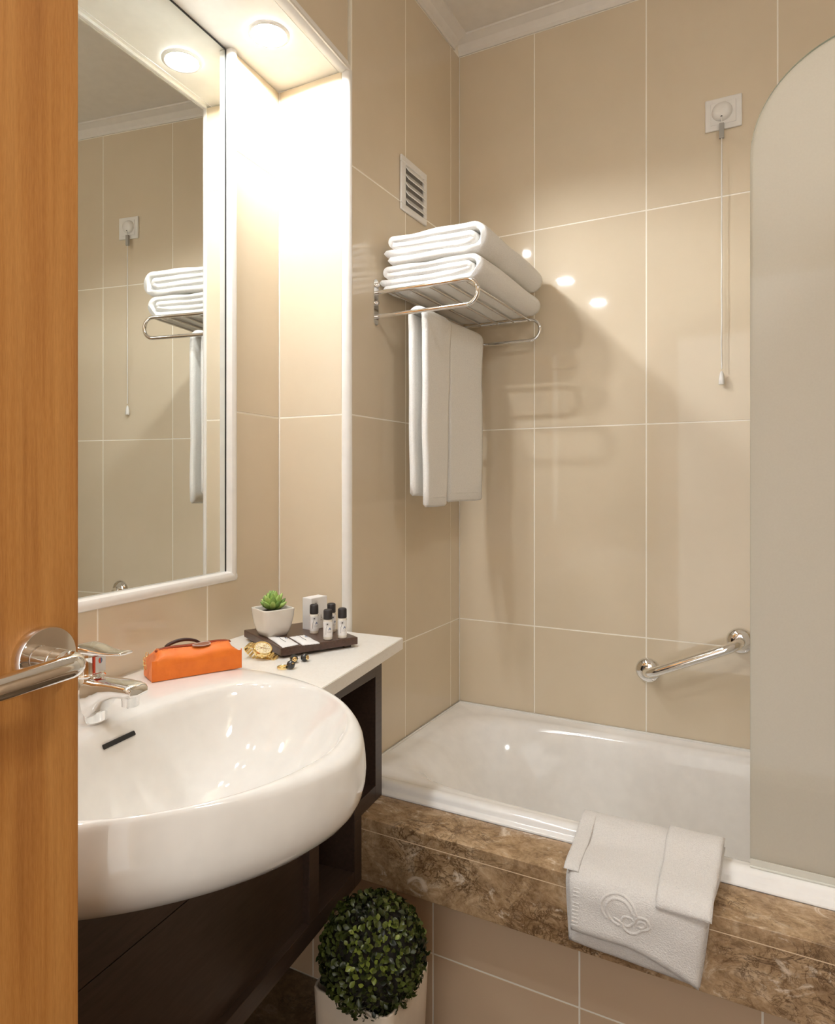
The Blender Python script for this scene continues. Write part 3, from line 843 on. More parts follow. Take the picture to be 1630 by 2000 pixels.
# ---------------------------------------------------------------- air vent
def vent():
    t = thing('air_vent', 'white square louvred air vent high on the tiled wall', 'vent', (0, -0.312, 2.01))
    y0, y1, z0, z1 = -0.386, -0.238, 1.937, 2.086
    bm = bmesh.new(); fr = 0.018
    for lo, hi in (((0.0005, y0, z0), (0.007, y1, z0 + fr)), ((0.0005, y0, z1 - fr), (0.007, y1, z1)), ((0.0005, y0, z0 + fr), (0.007, y0 + fr + 0.006, z1 - fr)), ((0.0005, y1 - fr, z0 + fr), (0.007, y1, z1 - fr))):
        add_box(bm, lo, hi, 0.002)
    fin('vent_frame', bm, M['plastic'], t, False)
    box('vent_back', (0.0003, y0 + fr, z0 + fr), (0.001, y1 - fr, z1 - fr), plain('vent_shade', (0.30, 0.28, 0.25), 0.6), t)
    for k in range(5):
        zz = z0 + 0.022 + k * 0.0222
        V = [(0.0012, y0 + 0.022, zz + 0.021), (0.0125, y0 + 0.030, zz + 0.0035), (0.0125, y1 - 0.018, zz + 0.0035), (0.0012, y1 - 0.018, zz + 0.021),
             (0.0012, y0 + 0.022, zz + 0.018), (0.0110, y0 + 0.030, zz + 0.0015), (0.0110, y1 - 0.018, zz + 0.0015), (0.0012, y1 - 0.018, zz + 0.018)]
        mk('slat', V, [(0, 1, 2, 3), (7, 6, 5, 4), (0, 4, 5, 1), (1, 5, 6, 2), (2, 6, 7, 3), (0, 3, 7, 4)], M['plastic'], t, False)
vent()

# ---------------------------------------------------------------- towel rack
YN, YF, ZU, ZL, XE = -0.509, -0.045, 1.679, 1.6185, 0.252
def rack():
    t = thing('towel_rack', 'chrome wall towel rack with a slatted shelf above a towel bar', 'towel rack', (0, -0.28, 1.65))
    for y in (YN, YF):
        mt = Matrix.Translation((0, y - 0.005, 1.656))
        pl = [(-0.0095, -0.047), (0.0095, -0.047), (0.0095, 0.047), (-0.0095, 0.047)]
        bm = bmesh.new(); P = []
        for k in range(13): a = math.pi * k / 12; P.append((0.0105 * math.cos(a), 0.048 + 0.0105 * math.sin(a)))
        for k in range(13): a = math.pi + math.pi * k / 12; P.append((0.0105 * math.cos(a), -0.048 + 0.0105 * math.sin(a)))
        a_ = [bm.verts.new((0.0005, y - 0.003 + p[0], 1.654 + p[1])) for p in P]; b_ = [bm.verts.new((0.0045, y - 0.003 + p[0], 1.654 + p[1])) for p in P]
        bm.faces.new(a_); bm.faces.new(b_[::-1])
        for k in range(26): bm.faces.new((a_[k], a_[(k+1) % 26], b_[(k+1) % 26], b_[k]))
        pt = fin('wall_plate', bm, M['chrome'], t, False)
        for dz in (0.045, 0.0):
            lathe('screw_cap', [(0, 0.008), (0.004, 0.0075), (0.0058, 0.005), (0.006, 0), (0, 0)], (0.0044, y - 0.003, 1.652 + dz), M['chrome'], pt, (1, 0, 0), 14)
        pts = [(0.004, y, ZU), (0.06, y, ZU), (0.16, y, ZU)]
        rr = (ZU - ZL) / 2
        for k in range(17):
            a = math.pi / 2 - math.pi * k / 16; pts.append((XE + rr * math.cos(a), y, (ZU + ZL) / 2 + rr * math.sin(a)))
        pts += [(0.16, y, ZL), (0.06, y, ZL), (0.004, y, ZL)]
        tube('side_loop', pts, 0.0052, M['chrome'], t, 14)
    for x in (0.044, 0.097, 0.151, 0.2015, 0.250):
        tube('shelf_rod', [(x, YN, ZU - 0.001), (x, YF, ZU - 0.001)], 0.0034, M['chrome_dark'], t, 10)
    tube('towel_bar', [(0.105, YN, ZL), (0.105, YF, ZL)], 0.0045, M['chrome_dark'], t, 12)
rack()

# ---------------------------------------------------------------- towels
def ribbon(name, path, y0, y1, th, m, parent=None, ny=26, wob=0.0035, seed=0, xsh=None, ends=0.004):
    """a folded cloth: path is a centre line in x-z, extruded along y with soft unevenness"""
    # resample
    P = [Vector((p[0], p[1])) for p in path]
    def nrm(i):
        t_ = P[min(i+1, len(P)-1)] - P[max(i-1, 0)]; t_.normalize(); return Vector((-t_.y, t_.x))
    n = len(P); N_ = [nrm(i) for i in range(n)]
    sec = []
    for i in range(n): sec.append((P[i] + N_[i] * th / 2, i, 1))
    tend = (P[-1] - P[-2]).normalized()
    sec.append((P[-1] + tend * th * 0.42, n - 1, 0))
    for i in reversed(range(n)): sec.append((P[i] - N_[i] * th / 2, i, -1))
    tst = (P[0] - P[1]).normalized(); sec.append((P[0] + tst * th * 0.42, 0, 0))
    loops = []
    for j in range(ny + 1):
        f = j / ny; y = y0 + (y1 - y0) * f
        L_ = []
        edge = min(f, 1 - f) * ny
        k = 1.0 if edge >= 1.5 else (0.80 if edge < 0.5 else 0.96)
        for p, i, sd in sec:
            c = P[i]; q_ = c + (p - c) * (k if sd else 1)
            nz = noise.noise(Vector((q_.x * 9 + seed, y * 7, q_.y * 9))); n2 = noise.noise(Vector((q_.x * 14, y * 9 + seed, q_.y * 14 + 5)))
            ye = noise.noise(Vector((i * 0.06 + seed, 3.3, 0))) * ends * (1 if f < 0.5 else -1)
            L_.append(Vector((q_.x + wob * nz + (xsh(y, q_.y) if xsh else 0), y + ye, q_.y + wob * n2)))
        loops.append(L_)
    o = loft(name, loops, m, parent, True, True)
    return o

def arc(cx, cz, r, a0, a1, n=8): return [(cx + r * math.cos(a0 + (a1 - a0) * k / n), cz + r * math.sin(a0 + (a1 - a0) * k / n)) for k in range(n + 1)]
def fold_path(xl, xr, z0, g, sag=0.004):
    """four layers: outer wrap round the right end, inner fold, small turn at the left"""
    def lay(x0, x1, z, n=14): return [(x0 + (x1 - x0) * k / n, z - sag * math.sin(math.pi * k / n) * 0.5) for k in range(n + 1)]
    P = []
    P += lay(xl + 0.012, xr - 1.5 * g, z0)                                   # bottom layer
    P += arc(xr - 1.5 * g, z0 + 1.5 * g, 1.5 * g, -math.pi/2, math.pi/2, 14)[1:]
    P += lay(xr - 1.5 * g, xl + 0.5 * g + 0.012, z0 + 3 * g)[1:]                # top layer, right to left
    P += arc(xl + 0.5 * g + 0.012, z0 + 2.5 * g, 0.5 * g, math.pi/2, 1.5 * math.pi, 8)[1:]
    P += lay(xl + 0.5 * g + 0.012, xr - 2.1 * g, z0 + 2 * g)[1:]
    P += arc(xr - 2.1 * g, z0 + 1.5 * g, 0.5 * g, math.pi/2, -math.pi/2, 8)[1:]
    P += lay(xr - 2.1 * g, xl, z0 + 1 * g)[1:]
    return P
g = 0.0170
lo = ribbon('bath_towel', fold_path(0.006, 0.278, ZU + 0.0050 + g/2, g * 0.94), -0.492, -0.055, g * 0.93, M['terry'], None, 26, 0.0050, 3)
tag(lo, 'folded white bath towel resting on the rods of the chrome rack', 'towel', 'folded bath towels on the rack')
hi_ = ribbon('bath_towel', fold_path(0.022, 0.290, ZU + 0.0725 + g/2, g * 1.04), -0.497, -0.060, g * 1.02, M['terry'], None, 26, 0.0055, 11)
tag(hi_, 'folded white bath towel on top of the stack on the rack', 'towel', 'folded bath towels on the rack')

def hanging():
    t = thing('hanging_towel', 'long white towel hanging over the bar of the chrome rack', 'towel', (0.105, -0.3, 1.62))
    def path(zf, zb, xo):
        P = [(0.124 + xo, zf + (1.60 - zf) * k / 18) for k in range(19)]
        P += arc(0.105 + xo, 1.612, 0.019, 0, math.pi, 12)
        P += [(0.086 + xo, 1.60 - (1.60 - zb) * k / 18) for k in range(19)]
        return P
    def sh1(y, z):  # the near fold narrows a little to the bottom
        return 0.004 * math.sin(y * 14 + z * 2)
    a = ribbon('towel_fold', path(1.141, 1.168, 0.004), -0.492, -0.335, 0.0165, M['terry'], t, 16, 0.003, 21, sh1, 0.002)
    for v in a.data.vertices:
        if v.co.z < 1.6:
            f = (1.6 - v.co.z) / 0.46; k = (v.co.y + 0.492) / 0.157
            v.co.y -= 0.034 * f * max(0, k) - 0.004 * f
    b = ribbon('towel_fold', path(1.150, 1.19, 0.0), -0.335, -0.128, 0.0150, M['terry'], t, 18, 0.003, 33, sh1, 0.002)
    # stitched hem lines near the lower edge
    from mathutils.bvhtree import BVHTree
    for o, y0, y1, z in ((a, -0.484, -0.376, 1.158), (b, -0.326, -0.138, 1.167)):
        tr = BVHTree.FromPolygons([v.co for v in o.data.vertices], [p.vertices for p in o.data.polygons]); pts = []
        for k in range(15):
            y = y0 + (y1 - y0) * k / 14; h = tr.ray_cast(Vector((0.5, y, z)), Vector((-1, 0, 0)))[0]
            if h and h.x > 0.10: pts.append((h.x, y, z))
        if len(pts) > 3: tube('hem', pts, 0.0011, M['terry'], t, 6)
hanging()

# ---------------------------------------------------------------- bath mat over the ledge
def matt():
    t = thing('bath_mat', 'white terry bath mat with an embossed emblem draped over the marble ledge', 'bath mat', (0.68, -0.69, 0.48))
    def sheet(name, prof, x_at, th, nx=30, seed=0, zedge=None, parent=t, m=M['terry_mat'], wob=0.0016):
        """prof: (y,z) from tub to hanging edge; x_at(f)->(xl,xr)"""
        P = [Vector(p) for p in prof]; D = [0]
        for a, b in zip(P, P[1:]): D.append(D[-1] + (b - a).length)
        n = 44; Q = []
        for k in range(n + 1):
            d = D[-1] * k / n; i = max(j for j in range(len(D)) if D[j] <= d + 1e-9); i = min(i, len(P) - 2)
            Q.append(P[i].lerp(P[i+1], (d - D[i]) / (D[i+1] - D[i])))
        # soften corners
        for _ in range(3): Q = [Q[0]] + [(Q[i-1] + Q[i] * 2 + Q[i+1]) / 4 for i in range(1, n)] + [Q[-1]]
        top, bot = [], []
        for j in range(nx + 1):
            g_ = j / nx; ct, cb = [], []
            for k in range(n + 1):
                f = k / n; xl, xr = x_at(f); x = xl + (xr - xl) * g_
                tt = (Q[min(k+1, n)] - Q[max(k-1, 0)]).normalized(); nn = Vector((tt.y, -tt.x))
                if nn.x > 0 and nn.y < 0: nn = -nn
                if nn.y < 0 and abs(nn.y) > abs(nn.x): nn = -nn
                if nn.x > 0 and abs(nn.x) > abs(nn.y): nn = -nn
                w_ = noise.noise(Vector((x * 14 + seed, f * 5, 0))) * wob
                e = min(g_, 1 - g_) * nx; e2 = min(f, 1 - f) * n
                th_ = th * (0.35 if e < 0.5 or e2 < 0.5 else (0.85 if e < 1.5 or e2 < 1.5 else 1))
                y, z = Q[k]
                if zedge and z < 0.46:
                    zf = (0.46 - z) / (0.46 - P[-1].y); z = 0.46 - (0.46 - zedge(x)) * zf
                p = Vector((x, y, z)) + Vector((0, nn.x, nn.y)) * (w_ + 0.002)
                ct.append(p + Vector((0, nn.x, nn.y)) * th_); cb.append(p)
            top.append(ct); bot.append(cb)
        V = [p for c in top for p in c] + [p for c in bot for p in c]; m1 = n + 1; off = (nx + 1) * m1; F = []
        for j in range(nx):
            for k in range(n):
                F.append((j*m1+k, (j+1)*m1+k, (j+1)*m1+k+1, j*m1+k+1)); F.append((off+j*m1+k, off+j*m1+k+1, off+(j+1)*m1+k+1, off+(j+1)*m1+k))
        for j in range(nx):
            F.append((j*m1, off+j*m1, off+(j+1)*m1, (j+1)*m1)); F.append((j*m1+n, (j+1)*m1+n, off+(j+1)*m1+n, off+j*m1+n))
        for k in range(n):
            F.append((k, k+1, off+k+1, off+k)); F.append((nx*m1+k, off+nx*m1+k, off+nx*m1+k+1, nx*m1+k+1))
        return mk(name, V, F, m, parent)
    under = [(-0.562, 0.497), (-0.585, 0.4985), (-0.606, 0.4975), (-0.622, 0.489), (-0.645, 0.479), (-0.735, 0.4745), (-0.7445, 0.470), (-0.7455, 0.44), (-0.7465, 0.356)]
    def xa(f): return (0.549 + 0.018 * f, 0.8165 - 0.026 * f * f)
    sheet('under_layer', under, xa, 0.0070, 30, 1, lambda x: 0.358 - 0.010 * (x - 0.57) / 0.22, wob=0.002)
    upper = [(-0.564, 0.5055), (-0.586, 0.5075), (-0.607, 0.5065), (-0.626, 0.498), (-0.655, 0.4895), (-0.725, 0.4835), (-0.742, 0.4790), (-0.7530, 0.468), (-0.7565, 0.44), (-0.7620, 0.372)]
    def zb(x):
        k = (x - 0.57) / 0.22
        return 0.388 - 0.002 * k - 0.032 * max(0, (k - 0.45) / 0.55) ** 1.5
    def xb(f): return (0.5525 + 0.023 * f, 0.8150 - 0.025 * f * f)
    ul = sheet('upper_layer', upper, xb, 0.0095, 40, 5, zb, wob=0.0045)
    from mathutils.bvhtree import BVHTree
    tree = BVHTree.FromPolygons([v.co for v in ul.data.vertices], [p.vertices for p in ul.data.polygons])
    def on(x, z):
        h = tree.ray_cast(Vector((x, -1.2, z)), Vector((0, 1, 0)))[0]
        return h.y if h else -0.772
    flap = [(-0.566, 0.5160), (-0.588, 0.5180), (-0.609, 0.5170), (-0.628, 0.509), (-0.657, 0.5005), (-0.725, 0.4945), (-0.745, 0.4890), (-0.7600, 0.4800), (-0.7660, 0.470)]
    sheet('folded_flap', flap, lambda f: (0.7160 + 0.006 * f, 0.8165 - 0.006 * f), 0.0055, 20, 9, wob=0.003)
    side = [(-0.575, 0.5165), (-0.590, 0.5180), (-0.609, 0.5170), (-0.628, 0.509), (-0.657, 0.5000), (-0.720, 0.4940), (-0.738, 0.4905), (-0.7500, 0.4850)]
    sheet('hem_strip', side, lambda f: (0.5512 + 0.006 * f, 0.5800 + 0.005 * f), 0.0010, 8, 13, wob=0.001)
    yb = -0.7712
    # embossed emblem: ring with a knotted loop
    L1 = [(0.6395, 0.4297), (0.6314, 0.4418), (0.6301, 0.4542), (0.6377, 0.4663), (0.652, 0.4731), (0.6679, 0.4731), (0.6801, 0.4671), (0.6879, 0.4561), (0.6905, 0.4472)]
    L2 = [(0.6626, 0.4233), (0.6484, 0.4289), (0.6395, 0.4425), (0.6404, 0.4555), (0.6466, 0.4635), (0.6573, 0.4665), (0.6714, 0.4645), (0.6801, 0.4555), (0.6836, 0.4487)]
    L3 = [(0.652, 0.4336), (0.6653, 0.4296), (0.6697, 0.421), (0.6801, 0.4163), (0.6905, 0.4187), (0.6991, 0.4259), (0.7119, 0.4326), (0.7094, 0.4441), (0.7008, 0.4477), (0.6922, 0.4459), (0.6871, 0.439), (0.6801, 0.4422), (0.6697, 0.4408), (0.6653, 0.4323)]
    L4 = [(0.6853, 0.451), (0.6871, 0.4372), (0.6767, 0.4268), (0.6697, 0.4282)]
    L5 = [(0.6931, 0.4355), (0.6974, 0.4404), (0.7042, 0.4399), (0.7042, 0.4337), (0.6974, 0.4298), (0.6931, 0.432)]
    bm = bmesh.new()
    for L_ in (L1, L2, L3, L4, L5):
        # Catmull-Rom smoothing
        Q = [];
        for i in range(len(L_) - 1):
            p0, p1, p2, p3 = L_[max(i-1, 0)], L_[i], L_[i+1], L_[min(i+2, len(L_)-1)]
            for k in range(5):
                u = k / 5
                Q.append(tuple(0.5 * (2*p1[c] + (p2[c]-p0[c])*u + (2*p0[c]-5*p1[c]+4*p2[c]-p3[c])*u*u + (3*p1[c]-p0[c]-3*p2[c]+p3[c])*u**3) for c in (0, 1)))
        Q.append(L_[-1])
        add_tube(bm, [(x, on(x, z) + 0.0012, z) for x, z in Q], 0.0029, 10)
    fin('emblem', bm, M['terry_mat'], t, True, 'embossed ring and knot emblem')
    # ribbed border strip near the left edge
    for k in range(11):
        z = 0.4640 - k * 0.0062
        if k in (3,): continue
        x = 0.5795 - 0.0002 * k
        y = on(x + 0.006, z)
        box('border_rib', (x, y - 0.0012, z - 0.0017), (x + 0.0120, y + 0.003, z + 0.0017), M['terry_mat'], t, 0.0008)
matt()

# ---------------------------------------------------------------- boxwood ball in a planter
def planter():
    cx, cy = 0.2200, -0.874; H = 0.2545
    t = thing('potted_boxwood', 'round boxwood ball in a cream square planter below the ledge', 'plant', (cx, cy, 0))
    def sq(h, r, z, e=10):
        P = []
        for k in range(64):
            a = 2 * math.pi * k / 64; c, s = math.cos(a), math.sin(a); l = (abs(c) ** e + abs(s) ** e) ** (-1 / e)
            P.append(Vector((cx + h * c * l, cy + h * s * l, z)))
        return P
    loft('planter', [sq(0.073, 0, 0.0), sq(0.075, 0, 0.002), sq(0.0845, 0, H - 0.003), sq(0.0845, 0, H - 0.001), sq(0.0838, 0, H), sq(0.0808, 0, H), sq(0.0800, 0, H - 0.002), sq(0.078, 0, H - 0.05)], M['planter'], t, True, False)
    loft('soil', [sq(0.0782, 0, H - 0.045), sq(0.04, 0, H - 0.040)], M['soil'], t, False, True)
    BC_ = Vector((0.2345, -0.8950, 0.3150)); RAD = 0.1065
    lathe('core', [(0, -0.088), (0.05, -0.073), (0.077, -0.044), (0.09, 0), (0.077, 0.044), (0.05, 0.073), (0, 0.088)], BC_, M['soil'], t, n=24)
    # leaf: cupped spoon shape
    def leafmesh(name, l, w_):
        rows = [(0.0, 0.08), (0.25, 0.62), (0.55, 1.0), (0.82, 0.72), (1.0, 0.12)]
        V, F = [], []
        for f, ww in rows:
            for s in (-1, 0, 1):
                V.append((s * w_ / 2 * ww, f * l, (abs(s) * 0.16 * w_ * ww) - 0.25 * l * f * f))
        for i in range(len(rows) - 1):
            for j in range(2):
                a = i * 3 + j; F.append((a, a + 1, a + 4, a + 3))
        return V, F
    V, F = leafmesh('leaf', 0.0115, 0.0085)
    me = bpy.data.meshes.new('leaf'); me.from_pydata(V, [], F); me.materials.append(M['box_leaf'])
    for p in me.polygons: p.use_smooth = True
    rnd = random.Random(5); pts = []
    NN = 3600
    for k in range(NN):
        z = 1 - 2 * (k + 0.5) / NN; rr = math.sqrt(max(0, 1 - z * z)); a = k * 2.399963
        d = Vector((rr * math.cos(a), rr * math.sin(a), z))
        d = (d + Vector((rnd.gauss(0, .06), rnd.gauss(0, .06), rnd.gauss(0, .06)))).normalized()
        pts.append(d)
    cam_d = (Vector((0.9129, -1.9793, 1.2)) - BC_).normalized()
    pts.sort(key=lambda d: -d.dot(cam_d))
    inv = Matrix.Translation(Vector(t.location)).inverted()
    bm = bmesh.new()
    for i, d in enumerate(pts):
        up = Vector((rnd.gauss(0, 1), rnd.gauss(0, 1), rnd.gauss(0, 1) + 0.4)); tang = (up - d * up.dot(d)).normalized()
        yax = (d * rnd.uniform(0.45, 1.0) + tang * rnd.uniform(0.4, 1.0)).normalized()
        nrm = (d - yax * d.dot(yax) + Vector((rnd.gauss(0, .25), rnd.gauss(0, .25), rnd.gauss(0, .25)))); nrm = (nrm - yax * nrm.dot(yax)).normalized()
        xax = yax.cross(nrm); sc = rnd.uniform(0.72, 1.2)
        base = BC_ + d * (RAD * (1 - 0.22 * rnd.random() ** 1.6) - 0.009)
        mt = Matrix((( xax.x, yax.x, nrm.x, base.x), (xax.y, yax.y, nrm.y, base.y), (xax.z, yax.z, nrm.z, base.z), (0, 0, 0, 1))) @ Matrix.Scale(sc, 4)
        if i < 290:
            o = bpy.data.objects.new('leaf', me); link(o); o.parent = t; o.matrix_parent_inverse = inv
            o.matrix_basis = mt
        else:
            vv = [bm.verts.new(mt @ Vector(v)) for v in V]
            for f in F: bm.faces.new([vv[q] for q in f])
    o = fin('foliage', bm, M['box_leaf'], t, True, None, False); o['kind'] = 'stuff'
planter()

# ---------------------------------------------------------------- tray and what stands on it
TZ = 0.8625
ta = R(-27.0); tcx, tcy = -0.0300, -0.7790
def tp(a, b, z): return Vector((tcx + a * math.cos(ta) - b * math.sin(ta), tcy + a * math.sin(ta) + b * math.cos(ta), z))
tm = Matrix.Translation((tcx, tcy, 0)) @ Matrix.Rotation(ta, 4, 'Z')
def tray():
    t = thing('wooden_tray', 'dark brown wooden tray holding toiletries on the countertop', 'tray', (tcx, tcy, CT))
    box('tray_board', (-0.104, -0.089, 0.8465), (0.104, 0.089, TZ), M['tray'], t, 0.0018, tm)
    for a in (-0.085, 0.085):
        for b in (-0.07, 0.07):
            box('foot', (a - 0.008, b - 0.008, CT), (a + 0.008, b + 0.008, 0.8465), M['tray'], t, 0, tm)
tray()

def dandelion(fmap, parent, k=1.0, emblem=True):
    """print: fmap(a,b) puts label metres on the surface"""
    bm = bmesh.new()
    def strip(p, q, w_):
        p, q = Vector(p), Vector(q); d = (q - p).normalized(); nrm = Vector((-d.y, d.x)) * w_ / 2; n = 3
        A_ = [bm.verts.new(fmap(*(p.lerp(q, i/n) + nrm))) for i in range(n+1)]; B_ = [bm.verts.new(fmap(*(p.lerp(q, i/n) - nrm))) for i in range(n+1)]
        for i in range(n): bm.faces.new((A_[i], A_[i+1], B_[i+1], B_[i]))
    c = (-0.0010 * k, 0.0095 * k)
    for i in range(20):
        a = 2 * math.pi * i / 20 + 0.1; r = (0.0046 if i % 2 else 0.0052) * k
        strip((c[0] + 0.0016 * k * math.cos(a), c[1] + 0.0016 * k * math.sin(a)), (c[0] + r * math.cos(a), c[1] + r * math.sin(a)), 0.00022 * k)
    o = fin('seed_head_print', bm, M['greyink'], parent, False)
    bm = bmesh.new(); n = 14
    bm.faces.new([bm.verts.new(fmap(c[0] + 0.0015 * k * math.cos(2*math.pi*i/n), c[1] + 0.0015 * k * math.sin(2*math.pi*i/n))) for i in range(n)])
    S_ = [(c[0], c[1]), (c[0] - 0.0012 * k, c[1] - 0.005 * k), (c[0] - 0.0030 * k, c[1] - 0.010 * k), (c[0] - 0.0034 * k, c[1] - 0.022 * k)]
    for a, b in zip(S_, S_[1:]): strip(a, b, 0.00055 * k)
    fin('stem_print', bm, M['ink'], parent, False)
    if emblem:
        bm = bmesh.new(); e = (0.0042 * k, -0.0015 * k)
        for dx in (-0.0022, 0.0016): strip((e[0] + dx * k, e[1] - 0.002 * k), (e[0] + dx * k, e[1] + 0.0008 * k), 0.0014 * k)
        strip((e[0] - 0.0028 * k, e[1] + 0.0002 * k), (e[0] + 0.0026 * k, e[1] + 0.0002 * k), 0.0010 * k)
        strip((e[0] - 0.0018 * k, e[1] + 0.0016 * k), (e[0] + 0.0016 * k, e[1] + 0.0016 * k), 0.0016 * k)
        strip((e[0] - 0.0010 * k, e[1] + 0.0030 * k), (e[0] + 0.0008 * k, e[1] + 0.0030 * k), 0.0010 * k)
        fin('emblem_print', bm, M['blueink'], parent, False)
        bm = bmesh.new()
        for dz, w0 in ((-0.0046, 0.0050), (-0.0068, 0.0032)):
            x = e[0] - 0.0055 * k
            while x < e[0] + w0 * k:
                l = random.uniform(0.0004, 0.0009) * k; strip((x, e[1] + dz * k), (x + l, e[1] + dz * k), 0.0007 * k); x += l + 0.0003 * k
        fin('small_print', bm, M['greyink'], parent, False)

def bottle(x, y, label, turn=0.0):
    r = 0.0098; z0 = TZ
    t = thing('toiletry_bottle', label, 'bottle', (x, y, z0), 'toiletry bottles on the tray')
    lathe('bottle_body', [(0, 0.0), (r - 0.0012, 0.0), (r - 0.0002, 0.001), (r, 0.003), (r, 0.0405), (r - 0.0008, 0.0425), (r - 0.003, 0.0435), (r - 0.003, 0.0445), (0, 0.0445)], (x, y, z0), M['lotion'], t, n=32)
    lathe('cap', [(0, 0.044), (r - 0.0004, 0.044), (r - 0.0002, 0.0445), (r - 0.0004, 0.0615), (r - 0.0015, 0.0635), (r - 0.004, 0.0645), (0, 0.0647)], (x, y, z0), M['cap'], t, n=32)
    base = math.atan2(-1.98 - y, 0.9129 - x) + turn
    def fm(a, b):
        an = base + a / r; return Vector((x + (r + 0.00025) * math.cos(an), y + (r + 0.00025) * math.sin(an), z0 + 0.0245 + b))
    # label wrap
    V, F = [], []
    for i in range(17):
        an = base + R(-105 + 210 * i / 16)
        for zz in (0.0065, 0.0385): V.append((x + (r + 0.0001) * math.cos(an), y + (r + 0.0001) * math.sin(an), z0 + zz))
    for i in range(16): F.append((2*i, 2*i+2, 2*i+3, 2*i+1))
    lb = mk('label_wrap', V, F, M['paper'], t)
    dandelion(fm, lb, 1.0)
bottle(-0.0030, -0.7620, 'small bottle with black cap in front of the white box', 0.15)
bottle(0.0590, -0.7960, 'small bottle with black cap nearest the tray front edge, middle of the three', 0.0)
bottle(0.0775, -0.7690, 'small bottle with black cap at the right end of the tray', 0.1)
bottle(0.0230, -0.7330, 'small bottle with black cap half hidden behind the middle bottle', 0.5)

def carton():
    d = Vector((0.146, 0.989, 0)).normalized(); x0, y0 = -0.0345, -0.7170; ang = math.atan2(d.y, d.x)
    mt = Matrix.Translation((x0, y0, 0)) @ Matrix.Rotation(ang, 4, 'Z')
    t = thing('soap_carton', 'white printed toiletry carton standing at the back of the tray', 'box', (x0, y0, TZ))
    box('carton', (-0.0250, -0.0145, TZ), (0.0250, 0.0145, TZ + 0.071), M['paper'], t, 0.0006, mt)
    f = box('lid_flap', (-0.0245, -0.0142, TZ + 0.0711), (0.0245, 0.0142, TZ + 0.0718), M['paper'], t, 0.0002, mt)
    def fm(a, b): return mt @ Vector((a - 0.010, -0.01475, TZ + 0.045 + b))
    dandelion(fm, t, 1.45, False)
    def text(s, a, z, size, m):
        cu = bpy.data.curves.new('lettering', 'FONT'); cu.body = s; cu.size = size; cu.extrude = 0.00005; cu.resolution_u = 2
        tmp = bpy.data.objects.new('lettering_tmp', cu); link(tmp); dg = bpy.context.evaluated_depsgraph_get()
        me = bpy.data.meshes.new_from_object(tmp.evaluated_get(dg)); bpy.data.objects.remove(tmp); me.materials.clear(); me.materials.append(m)
        o = bpy.data.objects.new('lettering', me); link(o); o.parent = t
        o.matrix_parent_inverse = Matrix.Translation(t.location).inverted()
        o.matrix_basis = mt @ Matrix.Translation((a, -0.0148, z)) @ Matrix.Rotation(R(90), 4, 'X')
    text('L', 0.0035, TZ + 0.0245, 0.0105, M['ink'])
    text('BC', 0.0030, TZ + 0.0180, 0.0060, M['greyink'])
carton()

